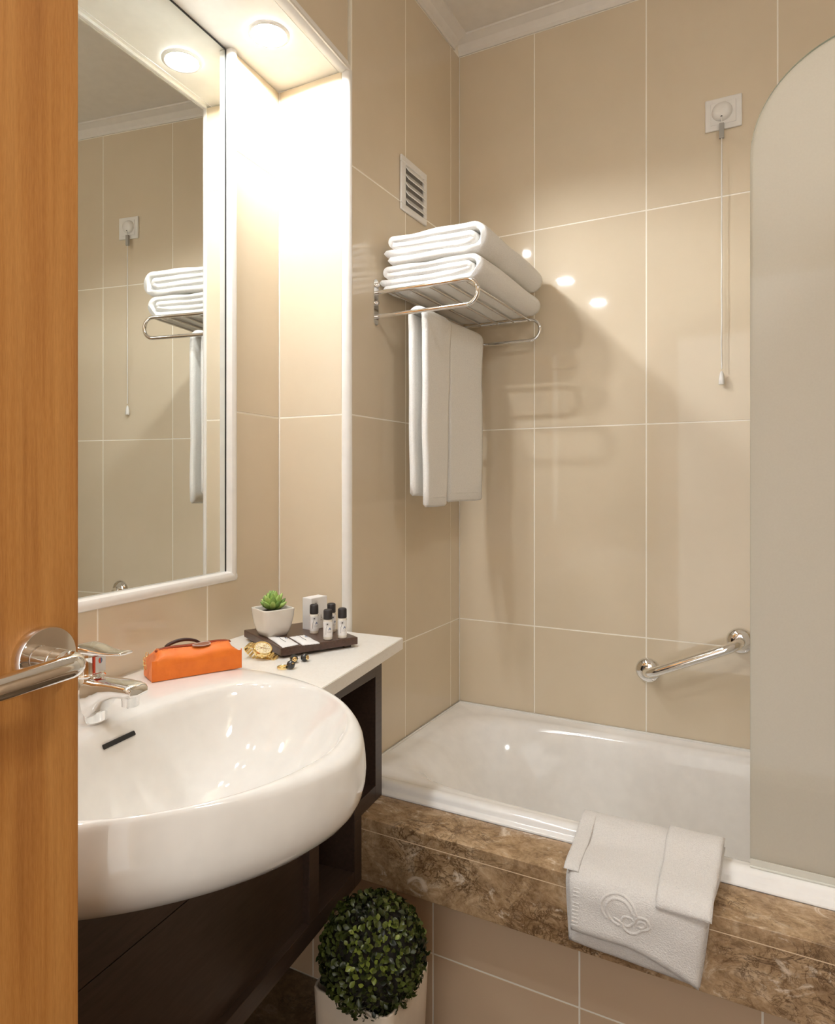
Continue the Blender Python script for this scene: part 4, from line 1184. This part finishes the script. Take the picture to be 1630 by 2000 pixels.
def sachet(P, label):
    """pillow packet between four corners with crimped ends"""
    P = [Vector((x, y, 0)) for x, y in P]
    t = thing('soap_sachet', label, 'sachet', tuple((P[0] + P[2]) / 2 + Vector((0, 0, TZ))), 'soap sachets on the tray')
    n, m_ = 12, 10; top, bot = [], []
    for i in range(n + 1):
        for j in range(m_ + 1):
            u, v = i / n, j / m_
            p = (P[0] * (1-u) + P[1] * u) * (1-v) + (P[3] * (1-u) + P[2] * u) * v
            h = 0.0055 * (math.sin(math.pi * u) ** 0.6) * (math.sin(math.pi * min(1, max(0, (v - 0.08) / 0.84))) ** 0.6 if 0.08 < v < 0.92 else 0)
            zig = 0.0008 * (1 if i % 2 else -1) if j in (0, m_) else 0
            p = p + (P[3] - P[0]).normalized() * zig
            z = TZ + 0.0012 + 0.0010 * noise.noise(Vector((u * 4, v * 4, P[0].x * 50)))
            top.append(Vector((p.x, p.y, z + h + 0.0004))); bot.append(Vector((p.x, p.y, TZ + 0.0003)))
    V = top + bot; F = []; w_ = m_ + 1; off = len(top)
    for i in range(n):
        for j in range(m_):
            a = i * w_ + j; F.append((a, a + w_, a + w_ + 1, a + 1)); F.append((off + a, off + a + 1, off + a + w_ + 1, off + a + w_))
    for i in range(n): F.append((i*w_, off+i*w_, off+(i+1)*w_, (i+1)*w_)); F.append((i*w_+m_, (i+1)*w_+m_, off+(i+1)*w_+m_, off+i*w_+m_))
    for j in range(m_): F.append((j, j+1, off+j+1, off+j)); F.append((n*w_+j, off+n*w_+j, off+n*w_+j+1, n*w_+j+1))
    mk('packet', V, F, M['paper'], t)
    def surf(u, v):
        p = (P[0] * (1-u) + P[1] * u) * (1-v) + (P[3] * (1-u) + P[2] * u) * v
        h = 0.0055 * (math.sin(math.pi * u) ** 0.6) * (math.sin(math.pi * (v - 0.08) / 0.84) ** 0.6)
        return Vector((p.x, p.y, TZ + 0.0022 + h + 0.0006))
    tube('stem_print', [surf(0.36 + 0.04 * math.sin(k * 0.9), 0.16 + 0.62 * k / 8) for k in range(9)], 0.0004, M['ink'], t, 5)
    bm = bmesh.new()
    for k in range(9):
        a = R(-80 + 160 * k / 8 + 180); add_tube(bm, [surf(0.36, 0.2), surf(0.36 + 0.17 * math.sin(a), 0.2 + 0.10 * math.cos(a) * 0.9)], 0.00022, 4)
    fin('seed_head_print', bm, M['greyink'], t, False)
    bm = bmesh.new()
    for a, b in ((0.60, 0.46), (0.68, 0.46), (0.60, 0.50), (0.68, 0.50), (0.64, 0.43)):
        add_tube(bm, [surf(a, b), surf(a + 0.035, b + 0.01)], 0.0006, 5)
    fin('emblem_print', bm, M['blueink'], t, False)
    bm = bmesh.new()
    for k in range(6): add_tube(bm, [surf(0.50 + 0.06 * k, 0.60), surf(0.53 + 0.06 * k, 0.60)], 0.0003, 4)
    fin('small_print', bm, M['greyink'], t, False)
sachet([(-0.070, -0.842), (-0.025, -0.829), (0.036, -0.866), (0.024, -0.902)], 'white printed sachet lying nearest the front corner of the tray')
sachet([(-0.0235, -0.8225), (-0.008, -0.792), (0.068, -0.836), (0.047, -0.867)], 'white printed sachet lying between the front sachet and the bottles')

def succulent():
    cx, cy, ang = -0.0740, -0.8170, math.atan2(0.93, 0.37)
    t = thing('potted_succulent', 'small green succulent in a white square ceramic pot on the tray', 'plant', (cx, cy, TZ))
    def sq(h, z, e=6):
        P = []
        for k in range(48):
            a = 2 * math.pi * k / 48; c, s = math.cos(a), math.sin(a); l = (abs(c) ** e + abs(s) ** e) ** (-1 / e)
            x, y = h * c * l, h * s * l
            P.append(Vector((cx + x * math.cos(ang) - y * math.sin(ang), cy + x * math.sin(ang) + y * math.cos(ang), TZ + z)))
        return P
    H = 0.060
    loft('pot', [sq(0.022, 0.0, 8), sq(0.0245, 0.001, 8), sq(0.0290, 0.012, 9), sq(0.0325, 0.026, 10), sq(0.0352, 0.042, 11), sq(0.0365, H - 0.003, 11), sq(0.0366, H - 0.001, 11), sq(0.0358, H, 11), sq(0.0335, H, 11), sq(0.0325, H - 0.002, 11), sq(0.031, H - 0.010, 11)], M['pot'], t, True, False)
    loft('soil', [sq(0.0312, H - 0.009), sq(0.01, H - 0.006)], M['soil'], t, False, True)
    # fleshy pointed leaves in whorls
    def leaf(l, w_, th):
        V, F = [], []; rows = [(0.0, 0.45), (0.15, 0.7), (0.4, 1.0), (0.65, 0.95), (0.85, 0.62), (0.96, 0.25)]; n = 8
        for f, k in rows:
            for q in range(n):
                a = 2 * math.pi * q / n; V.append((w_ / 2 * k * math.cos(a), f * l, th / 2 * k * math.sin(a) + 0.22 * l * f * f))
        V.append((0, l, 0.22 * l))
        for i in range(len(rows) - 1):
            for q in range(n): F.append((i*n+q, i*n+(q+1) % n, (i+1)*n+(q+1) % n, (i+1)*n+q))
        for q in range(n): F.append(((len(rows)-1)*n+q, (len(rows)-1)*n+(q+1) % n, len(V)-1))
        return V, F
    V, F = leaf(0.032, 0.0145, 0.0095)
    me = bpy.data.meshes.new('succulent_leaf'); me.from_pydata(V, [], F); me.materials.append(M['suc_leaf'])
    for p in me.polygons: p.use_smooth = True
    rnd = random.Random(3); inv = Matrix.Translation(Vector(t.location)).inverted()
    for n_, el, sc, ph, hz in ((10, 22, 1.0, 0.1, 0.0), (9, 42, 1.05, 0.45, 0.002), (7, 60, 1.0, 0.2, 0.006), (5, 76, 0.85, 0.6, 0.010)):
        for k in range(n_):
            a = 2 * math.pi * k / n_ + ph + rnd.uniform(-.12, .12); e = R(el + rnd.uniform(-6, 6))
            mt = Matrix.Translation((cx, cy, TZ + H - 0.004 + hz)) @ Matrix.Rotation(a, 4, 'Z') @ Matrix.Rotation(e, 4, 'X') @ Matrix.Scale(sc * rnd.uniform(0.9, 1.08), 4) @ Matrix.Translation((0, 0.002, 0))
            o = bpy.data.objects.new('leaf', me); link(o); o.parent = t; o.matrix_parent_inverse = inv; o.matrix_basis = mt
succulent()

# ---------------------------------------------------------------- watch, earrings, ring
def watch():
    c = Vector((-0.0120, -0.9210, CT + 0.0190))
    n = Vector((0.47, -0.214, 0.855)).normalized()
    t = thing('wristwatch', 'gold chronograph wristwatch lying between the pouch and the tray', 'watch', (c.x, c.y, CT))
    # band axis in the dial plane
    ax = Vector((0.95, 0.15, 0)); ax = (ax - n * ax.dot(n)).normalized(); sd = n.cross(ax)
    lathe('watch_case', [(0, -0.006), (0.017, -0.006), (0.0195, -0.003), (0.020, 0.002), (0.0195, 0.004), (0.018, 0.0055), (0.0165, 0.0055), (0.016, 0.004), (0, 0.004)], c, M['gold'], t, n, 40)
    d = lathe('dial', [(0, 0.0042), (0.0158, 0.0042), (0.0158, 0.0040), (0, 0.0040)], c, M['golddial'], t, n, 36)
    for a, b in ((0.0065, 90), (0.0065, 210), (0.0065, -30)):
        p = c + n * 0.0043 + (ax * math.cos(R(b)) + sd * math.sin(R(b))) * a
        lathe('subdial', [(0.0030, 0.0002), (0.0034, 0.0004), (0.0038, 0.0002)], p, M['gold'], d, n, 18)
    bm = bmesh.new()
    for k in range(12):
        a = R(30 * k); v = ax * math.cos(a) + sd * math.sin(a); add_tube(bm, [c + n * 0.0046 + v * 0.0115, c + n * 0.0046 + v * 0.0140], 0.0004, 5)
    for a, l in ((100, 0.009), (215, 0.006), (20, 0.0105)):
        v = ax * math.cos(R(a)) + sd * math.sin(R(a)); add_tube(bm, [c + n * 0.005, c + n * 0.005 + v * l], 0.0004, 5)
    fin('hands_and_markers', bm, M['leather'], d, False)
    for a in (-35, 0, 35):
        v = -sd if False else (ax * math.cos(R(a - 62)) + sd * math.sin(R(a - 62)))
        lathe('crown', [(0, 0), (0.0018, 0), (0.0018, 0.0035), (0, 0.0035)], c + v * 0.0192, M['gold'], t, v, 12)
    # bracelet: rows of three links round an oval below the case
    NL = 22; A1, B1 = 0.0350, 0.0130
    cc = c - n * 0.0120
    base_up = n
    for k in range(NL):
        a = R(128) + R(284) * k / (NL - 1)          # leaves the top open for the case
        p = cc + ax * (A1 * math.cos(a)) + base_up * (B1 * math.sin(a))
        tg = (-ax * A1 * math.sin(a) + base_up * B1 * math.cos(a)).normalized(); out = sd.cross(tg).normalized()
        if p.z < CT + 0.0022: p.z = CT + 0.0022
        for w0, w1 in ((-0.0085, -0.0034), (-0.0030, 0.0030), (0.0034, 0.0085)):
            mt = Matrix(((tg.x, sd.x, out.x, p.x), (tg.y, sd.y, out.y, p.y), (tg.z, sd.z, out.z, p.z), (0, 0, 0, 1)))
            box('bracelet_link', (-0.0024, w0, -0.0011), (0.0024, w1, 0.0011), M['gold'], t, 0.0005, mt)
watch()

def ball_prof(r, n=14): return [(r * math.sin(math.pi * k / n), -r * math.cos(math.pi * k / n)) for k in range(n + 1)]
def earring(x, y, ax, label):
    r = 0.0080; c = Vector((x, y, CT + r)); ax = Vector(ax).normalized()
    t = thing('stud_earring', label, 'earring', (x, y, CT), 'black bead earrings')
    lathe('bead', ball_prof(r), c, M['bead'], t, (0, 0, 1), 28)
    lathe('gold_disc', [(0, 0.0082), (0.0015, 0.0084), (0.0040, 0.0079), (0.0048, 0.0074), (0.0048, 0.0062), (0, 0.0062)], c, M['gold'], t, ax, 24)
    lathe('disc_inlay', [(0.0018, 0.0086), (0.0022, 0.0089), (0.0027, 0.0084)], c, M['leather'], t, ax, 20)
    e = c - ax * 0.0078
    tube('post', [e, e - ax * 0.006 - Vector((0, 0, 0.002)), Vector((e.x - ax.x * 0.013, e.y - ax.y * 0.013, CT + 0.0006))], 0.0004, M['gold'], t, 6)
earring(0.0610, -0.9130, (0.75, -0.62, 0.05), 'black bead stud earring with gold disc behind the ring')
earring(0.0745, -0.8960, (0.98, 0.05, 0.1), 'black bead stud earring turned sideways, nearer the front edge of the counter')

def ring():
    c = Vector((0.0850, -0.9520, CT + 0.0083))
    t = thing('bead_ring', 'gold ring topped with a black bead, lying on the countertop', 'ring', (c.x, c.y, CT))
    lathe('bead', ball_prof(0.0083), c, M['bead'], t, (0, 0, 1), 28)
    d = Vector((-0.84, -0.54, 0)).normalized(); rr = 0.0088
    cc = c + d * (0.0075 + rr); cc.z = CT + 0.0038
    L_ = []
    for k in range(37):
        a = 2 * math.pi * k / 36
        v = d * math.cos(a) + Vector((-d.y, d.x, 0)) * math.sin(a)
        p = cc + v * rr; wd = 0.0022 + 0.0012 * (1 - math.cos(a)) / 2
        L_.append([p + Vector((0, 0, -wd)) , p + v * 0.0011 + Vector((0, 0, -wd * 0.7)), p + v * 0.0011 + Vector((0, 0, wd * 0.7)), p + Vector((0, 0, wd)), p - v * 0.0003])
    loft('band', L_, M['gold'], t)
    p = c + Vector((0.60, -0.2, 0.35)).normalized() * 0.0078
    lathe('gold_inlay', [(0, 0.0008), (0.0014, 0.0006), (0.0018, 0), (0, 0)], p, M['gold'], t, (0.60, -0.2, 0.35), 14)
ring()

# ---------------------------------------------------------------- orange pouch
def pouch():
    a0 = Vector((-0.0435, -1.1670, 0)); a1 = Vector((0.0265, -1.0240, 0))
    d = (a1 - a0).normalized(); nb = Vector((-d.y, d.x, 0))
    if nb.x > 0: nb = -nb
    Ln = (a1 - a0).length; z0 = 0.8530
    t = thing('zip_pouch', 'orange nylon zip pouch with brown leather tab beside the tap', 'pouch', tuple((a0 + a1) / 2 + Vector((0, 0, z0))))
    D = 0.056
    loops = []; n = 30
    sec0 = [(0.0, 0.0), (0.0, 0.012), (0.0, 0.024), (0.0005, 0.034), (0.004, 0.0385), (0.012, 0.0430), (0.020, 0.0475), (0.027, 0.0500), (0.034, 0.0495), (0.043, 0.0455), (0.050, 0.0400), (0.055, 0.033), (0.056, 0.018), (0.056, 0.0), (0.042, 0.0), (0.028, 0.0), (0.014, 0.0)]
    for k in range(n + 1):
        f = k / n
        # the ends pinch: top drops and the back leans in
        e = min(f, 1 - f)
        drop = 1.0 if e > 0.10 else 0.80 + 0.20 * (e / 0.10) ** 0.7
        L_ = []
        for (x, z) in sec0:
            zz = z
            if x > 0.003: zz = z * (drop if z > 0.01 else 1)
            wv = noise.noise(Vector((f * 6, x * 40, z * 40))) * 0.0022
            if z < 0.001: wv = 0
            sh = 0.0
            if e < 0.10 and z > 0.002 and 0.006 < x < 0.05: sh = (0.10 - e) * (0.10 if f < 0.5 else -0.14) * (z / 0.05)
            dent = 0.0028 * math.sin(f * math.pi * 3 + 0.6) if (x <= 0.012 and z > 0.03) else 0
            p = a0 + d * (Ln * f + sh) + nb * (x + wv * 0.4); L_.append(Vector((p.x, p.y, z0 + zz + wv * 0.5 + dent * 0.7)))
        loops.append(L_)
    b = loft('pouch_body', loops, M['nylon'], t, True, True); sharp(b, 62)
    def at(f, x, z): 
        p = a0 + d * (Ln * f) + nb * x; return Vector((p.x, p.y, z0 + z))
    # zip strip along the ridge
    zs = [at(0.075 + 0.85 * k / 24, 0.026 + 0.002 * math.sin(k * .4), 0.0505 - 0.004 * abs(2 * k / 24 - 1) ** 6 + 0.0004) for k in range(25)]
    L_ = [[p + nb * q + Vector((0, 0, h)) for q, h in ((-0.0045, -0.0016), (-0.003, 0.0006), (0.003, 0.0006), (0.0045, -0.0016))] for p in zs]
    loft('zip_strip', L_, M['zip'], t, True, True)
    tube('zip_teeth', [p + Vector((0, 0, 0.0007)) for p in zs], 0.0008, M['leather'], t, 6)
    for q in (-0.0075, 0.0075):
        bm = bmesh.new()
        for k in range(44):
            f = 0.10 + 0.80 * k / 44; zz = 0.0478 + (0.0 if q < 0 else 0.0006)
            add_tube(bm, [at(f, 0.026 + q, zz + 0.0012), at(f + 0.010, 0.026 + q, zz + 0.0012)], 0.0003, 4)
        fin('stitching', bm, M['zip'], t, False)
    # leather tab
    V = []; F = []
    cc = at(0.57, 0.017, 0.0485); nn = 20
    for h in (0.0, 0.0018):
        for k in range(nn):
            a = 2 * math.pi * k / nn; x = 0.0165 * math.cos(a); y = 0.0050 * math.sin(a) * (1.0 - 0.35 * math.cos(a) * -1)
            p = cc + d * x + (nb + Vector((0, 0, 0.45))).normalized() * y + Vector((0, 0, h)); V.append(p)
    F = [tuple(range(nn - 1, -1, -1)), tuple(range(nn, 2 * nn))] + [(k, (k+1) % nn, nn + (k+1) % nn, nn + k) for k in range(nn)]
    mk('leather_tab', V, F, M['leather'], t, False, 'brown leather tab')
    tube('tab_stitch', [V[nn + k] + Vector((0, 0, 0.0003)) for k in range(nn)], 0.00035, M['paper'], t, 5, True)
    # carrying strap behind
    hp = [at(0.24 + 0.40 * k / 16, 0.060, 0.043 + 0.010 * math.sin(math.pi * k / 16) ** 0.7) for k in range(17)]
    L_ = [[p + Vector((0, 0, 0.0022)) - nb * 0.002, p + Vector((0, 0, 0.0022)) + nb * 0.004, p - Vector((0, 0, 0.0030)) + nb * 0.004, p - Vector((0, 0, 0.0030)) - nb * 0.002] for p in hp]
    loft('strap', L_, M['darkleather'], t, True, True, True, 'dark brown leather strap')
    # zip pull at the left end
    e = at(0.0, 0.026, 0.044)
    bm = bmesh.new()
    lk_ = [e + (-d) * 0.002 + Vector((0, 0, -0.001)), e - d * 0.006 + Vector((0, 0, -0.009)), e - d * 0.006 - nb * 0.002 + Vector((0, 0, -0.016)), e - d * 0.006 - nb * 0.004 + Vector((0, 0, -0.022))]
    for p in lk_:
        add_tube(bm, [p + (d * math.cos(2*math.pi*k/10) * 0.0022 + Vector((0, 0, 1)) * math.sin(2*math.pi*k/10) * 0.0042) for k in range(10)], 0.0008, 6, True)
    fin('zip_pull', bm, M['gold'], t, True)
    fr = []
    tube('edge_piping', [at(0.0, -0.0004, 0.0), at(0.0, -0.0004, 0.036)], 0.0009, M['nylon'], t, 6)
    tube('edge_piping', [at(1.0, -0.0004, 0.0), at(1.0, -0.0004, 0.036)], 0.0010, M['nylon'], t, 6)
pouch()

# ---------------------------------------------------------------- door with lever handle
def door():
    x = 0.36
    d = box('door_1', (0.321, -2.38, 0.008), (x, -1.5898, 2.06), M['wood'], None, 0.0012)
    structure(d, 'orange brown wooden door standing open on the left'); d['category'] = 'door'
    c = Vector((x, -1.6245, 1.0520))
    rs = lathe('handle_rose', [(0, 0.0), (0.0255, 0.0), (0.0258, 0.003), (0.0258, 0.009), (0.0248, 0.0105), (0, 0.0108)], c, M['chrome'], d, (1, 0, 0), 44)
    lathe('handle_neck', [(0.0108, 0.010), (0.0108, 0.020), (0.0098, 0.0205), (0.0098, 0.0225), (0.0108, 0.023), (0.0108, 0.034), (0.009, 0.036), (0, 0.036)], c + Vector((0, 0, -0.002)), M['chrome'], d, (1, 0, 0), 28)
    pts = [c + Vector((0.030, 0, -0.002))]
    for k in range(9):
        a = math.pi / 2 * k / 8; pts.append(c + Vector((0.036 + 0.010 * math.sin(a), -0.010 * (1 - math.cos(a)) + 0.002, -0.002)))
    for k in range(1, 10): pts.append(c + Vector((0.046, -0.008 - 0.0115 * k, -0.002 - 0.0006 * k)))
    pts.append(c + Vector((0.046, -0.114, -0.008)))
    tube('door_handle', pts, 0.0098, M['chrome'], d, 20)
    lathe('grub_screw', [(0, 0.0108), (0.0024, 0.0106), (0.0024, 0.008), (0, 0.008)], c + Vector((0.014, 0, -0.003)), M['hole'], d, (0.3, -0.6, -0.7), 10)
door()
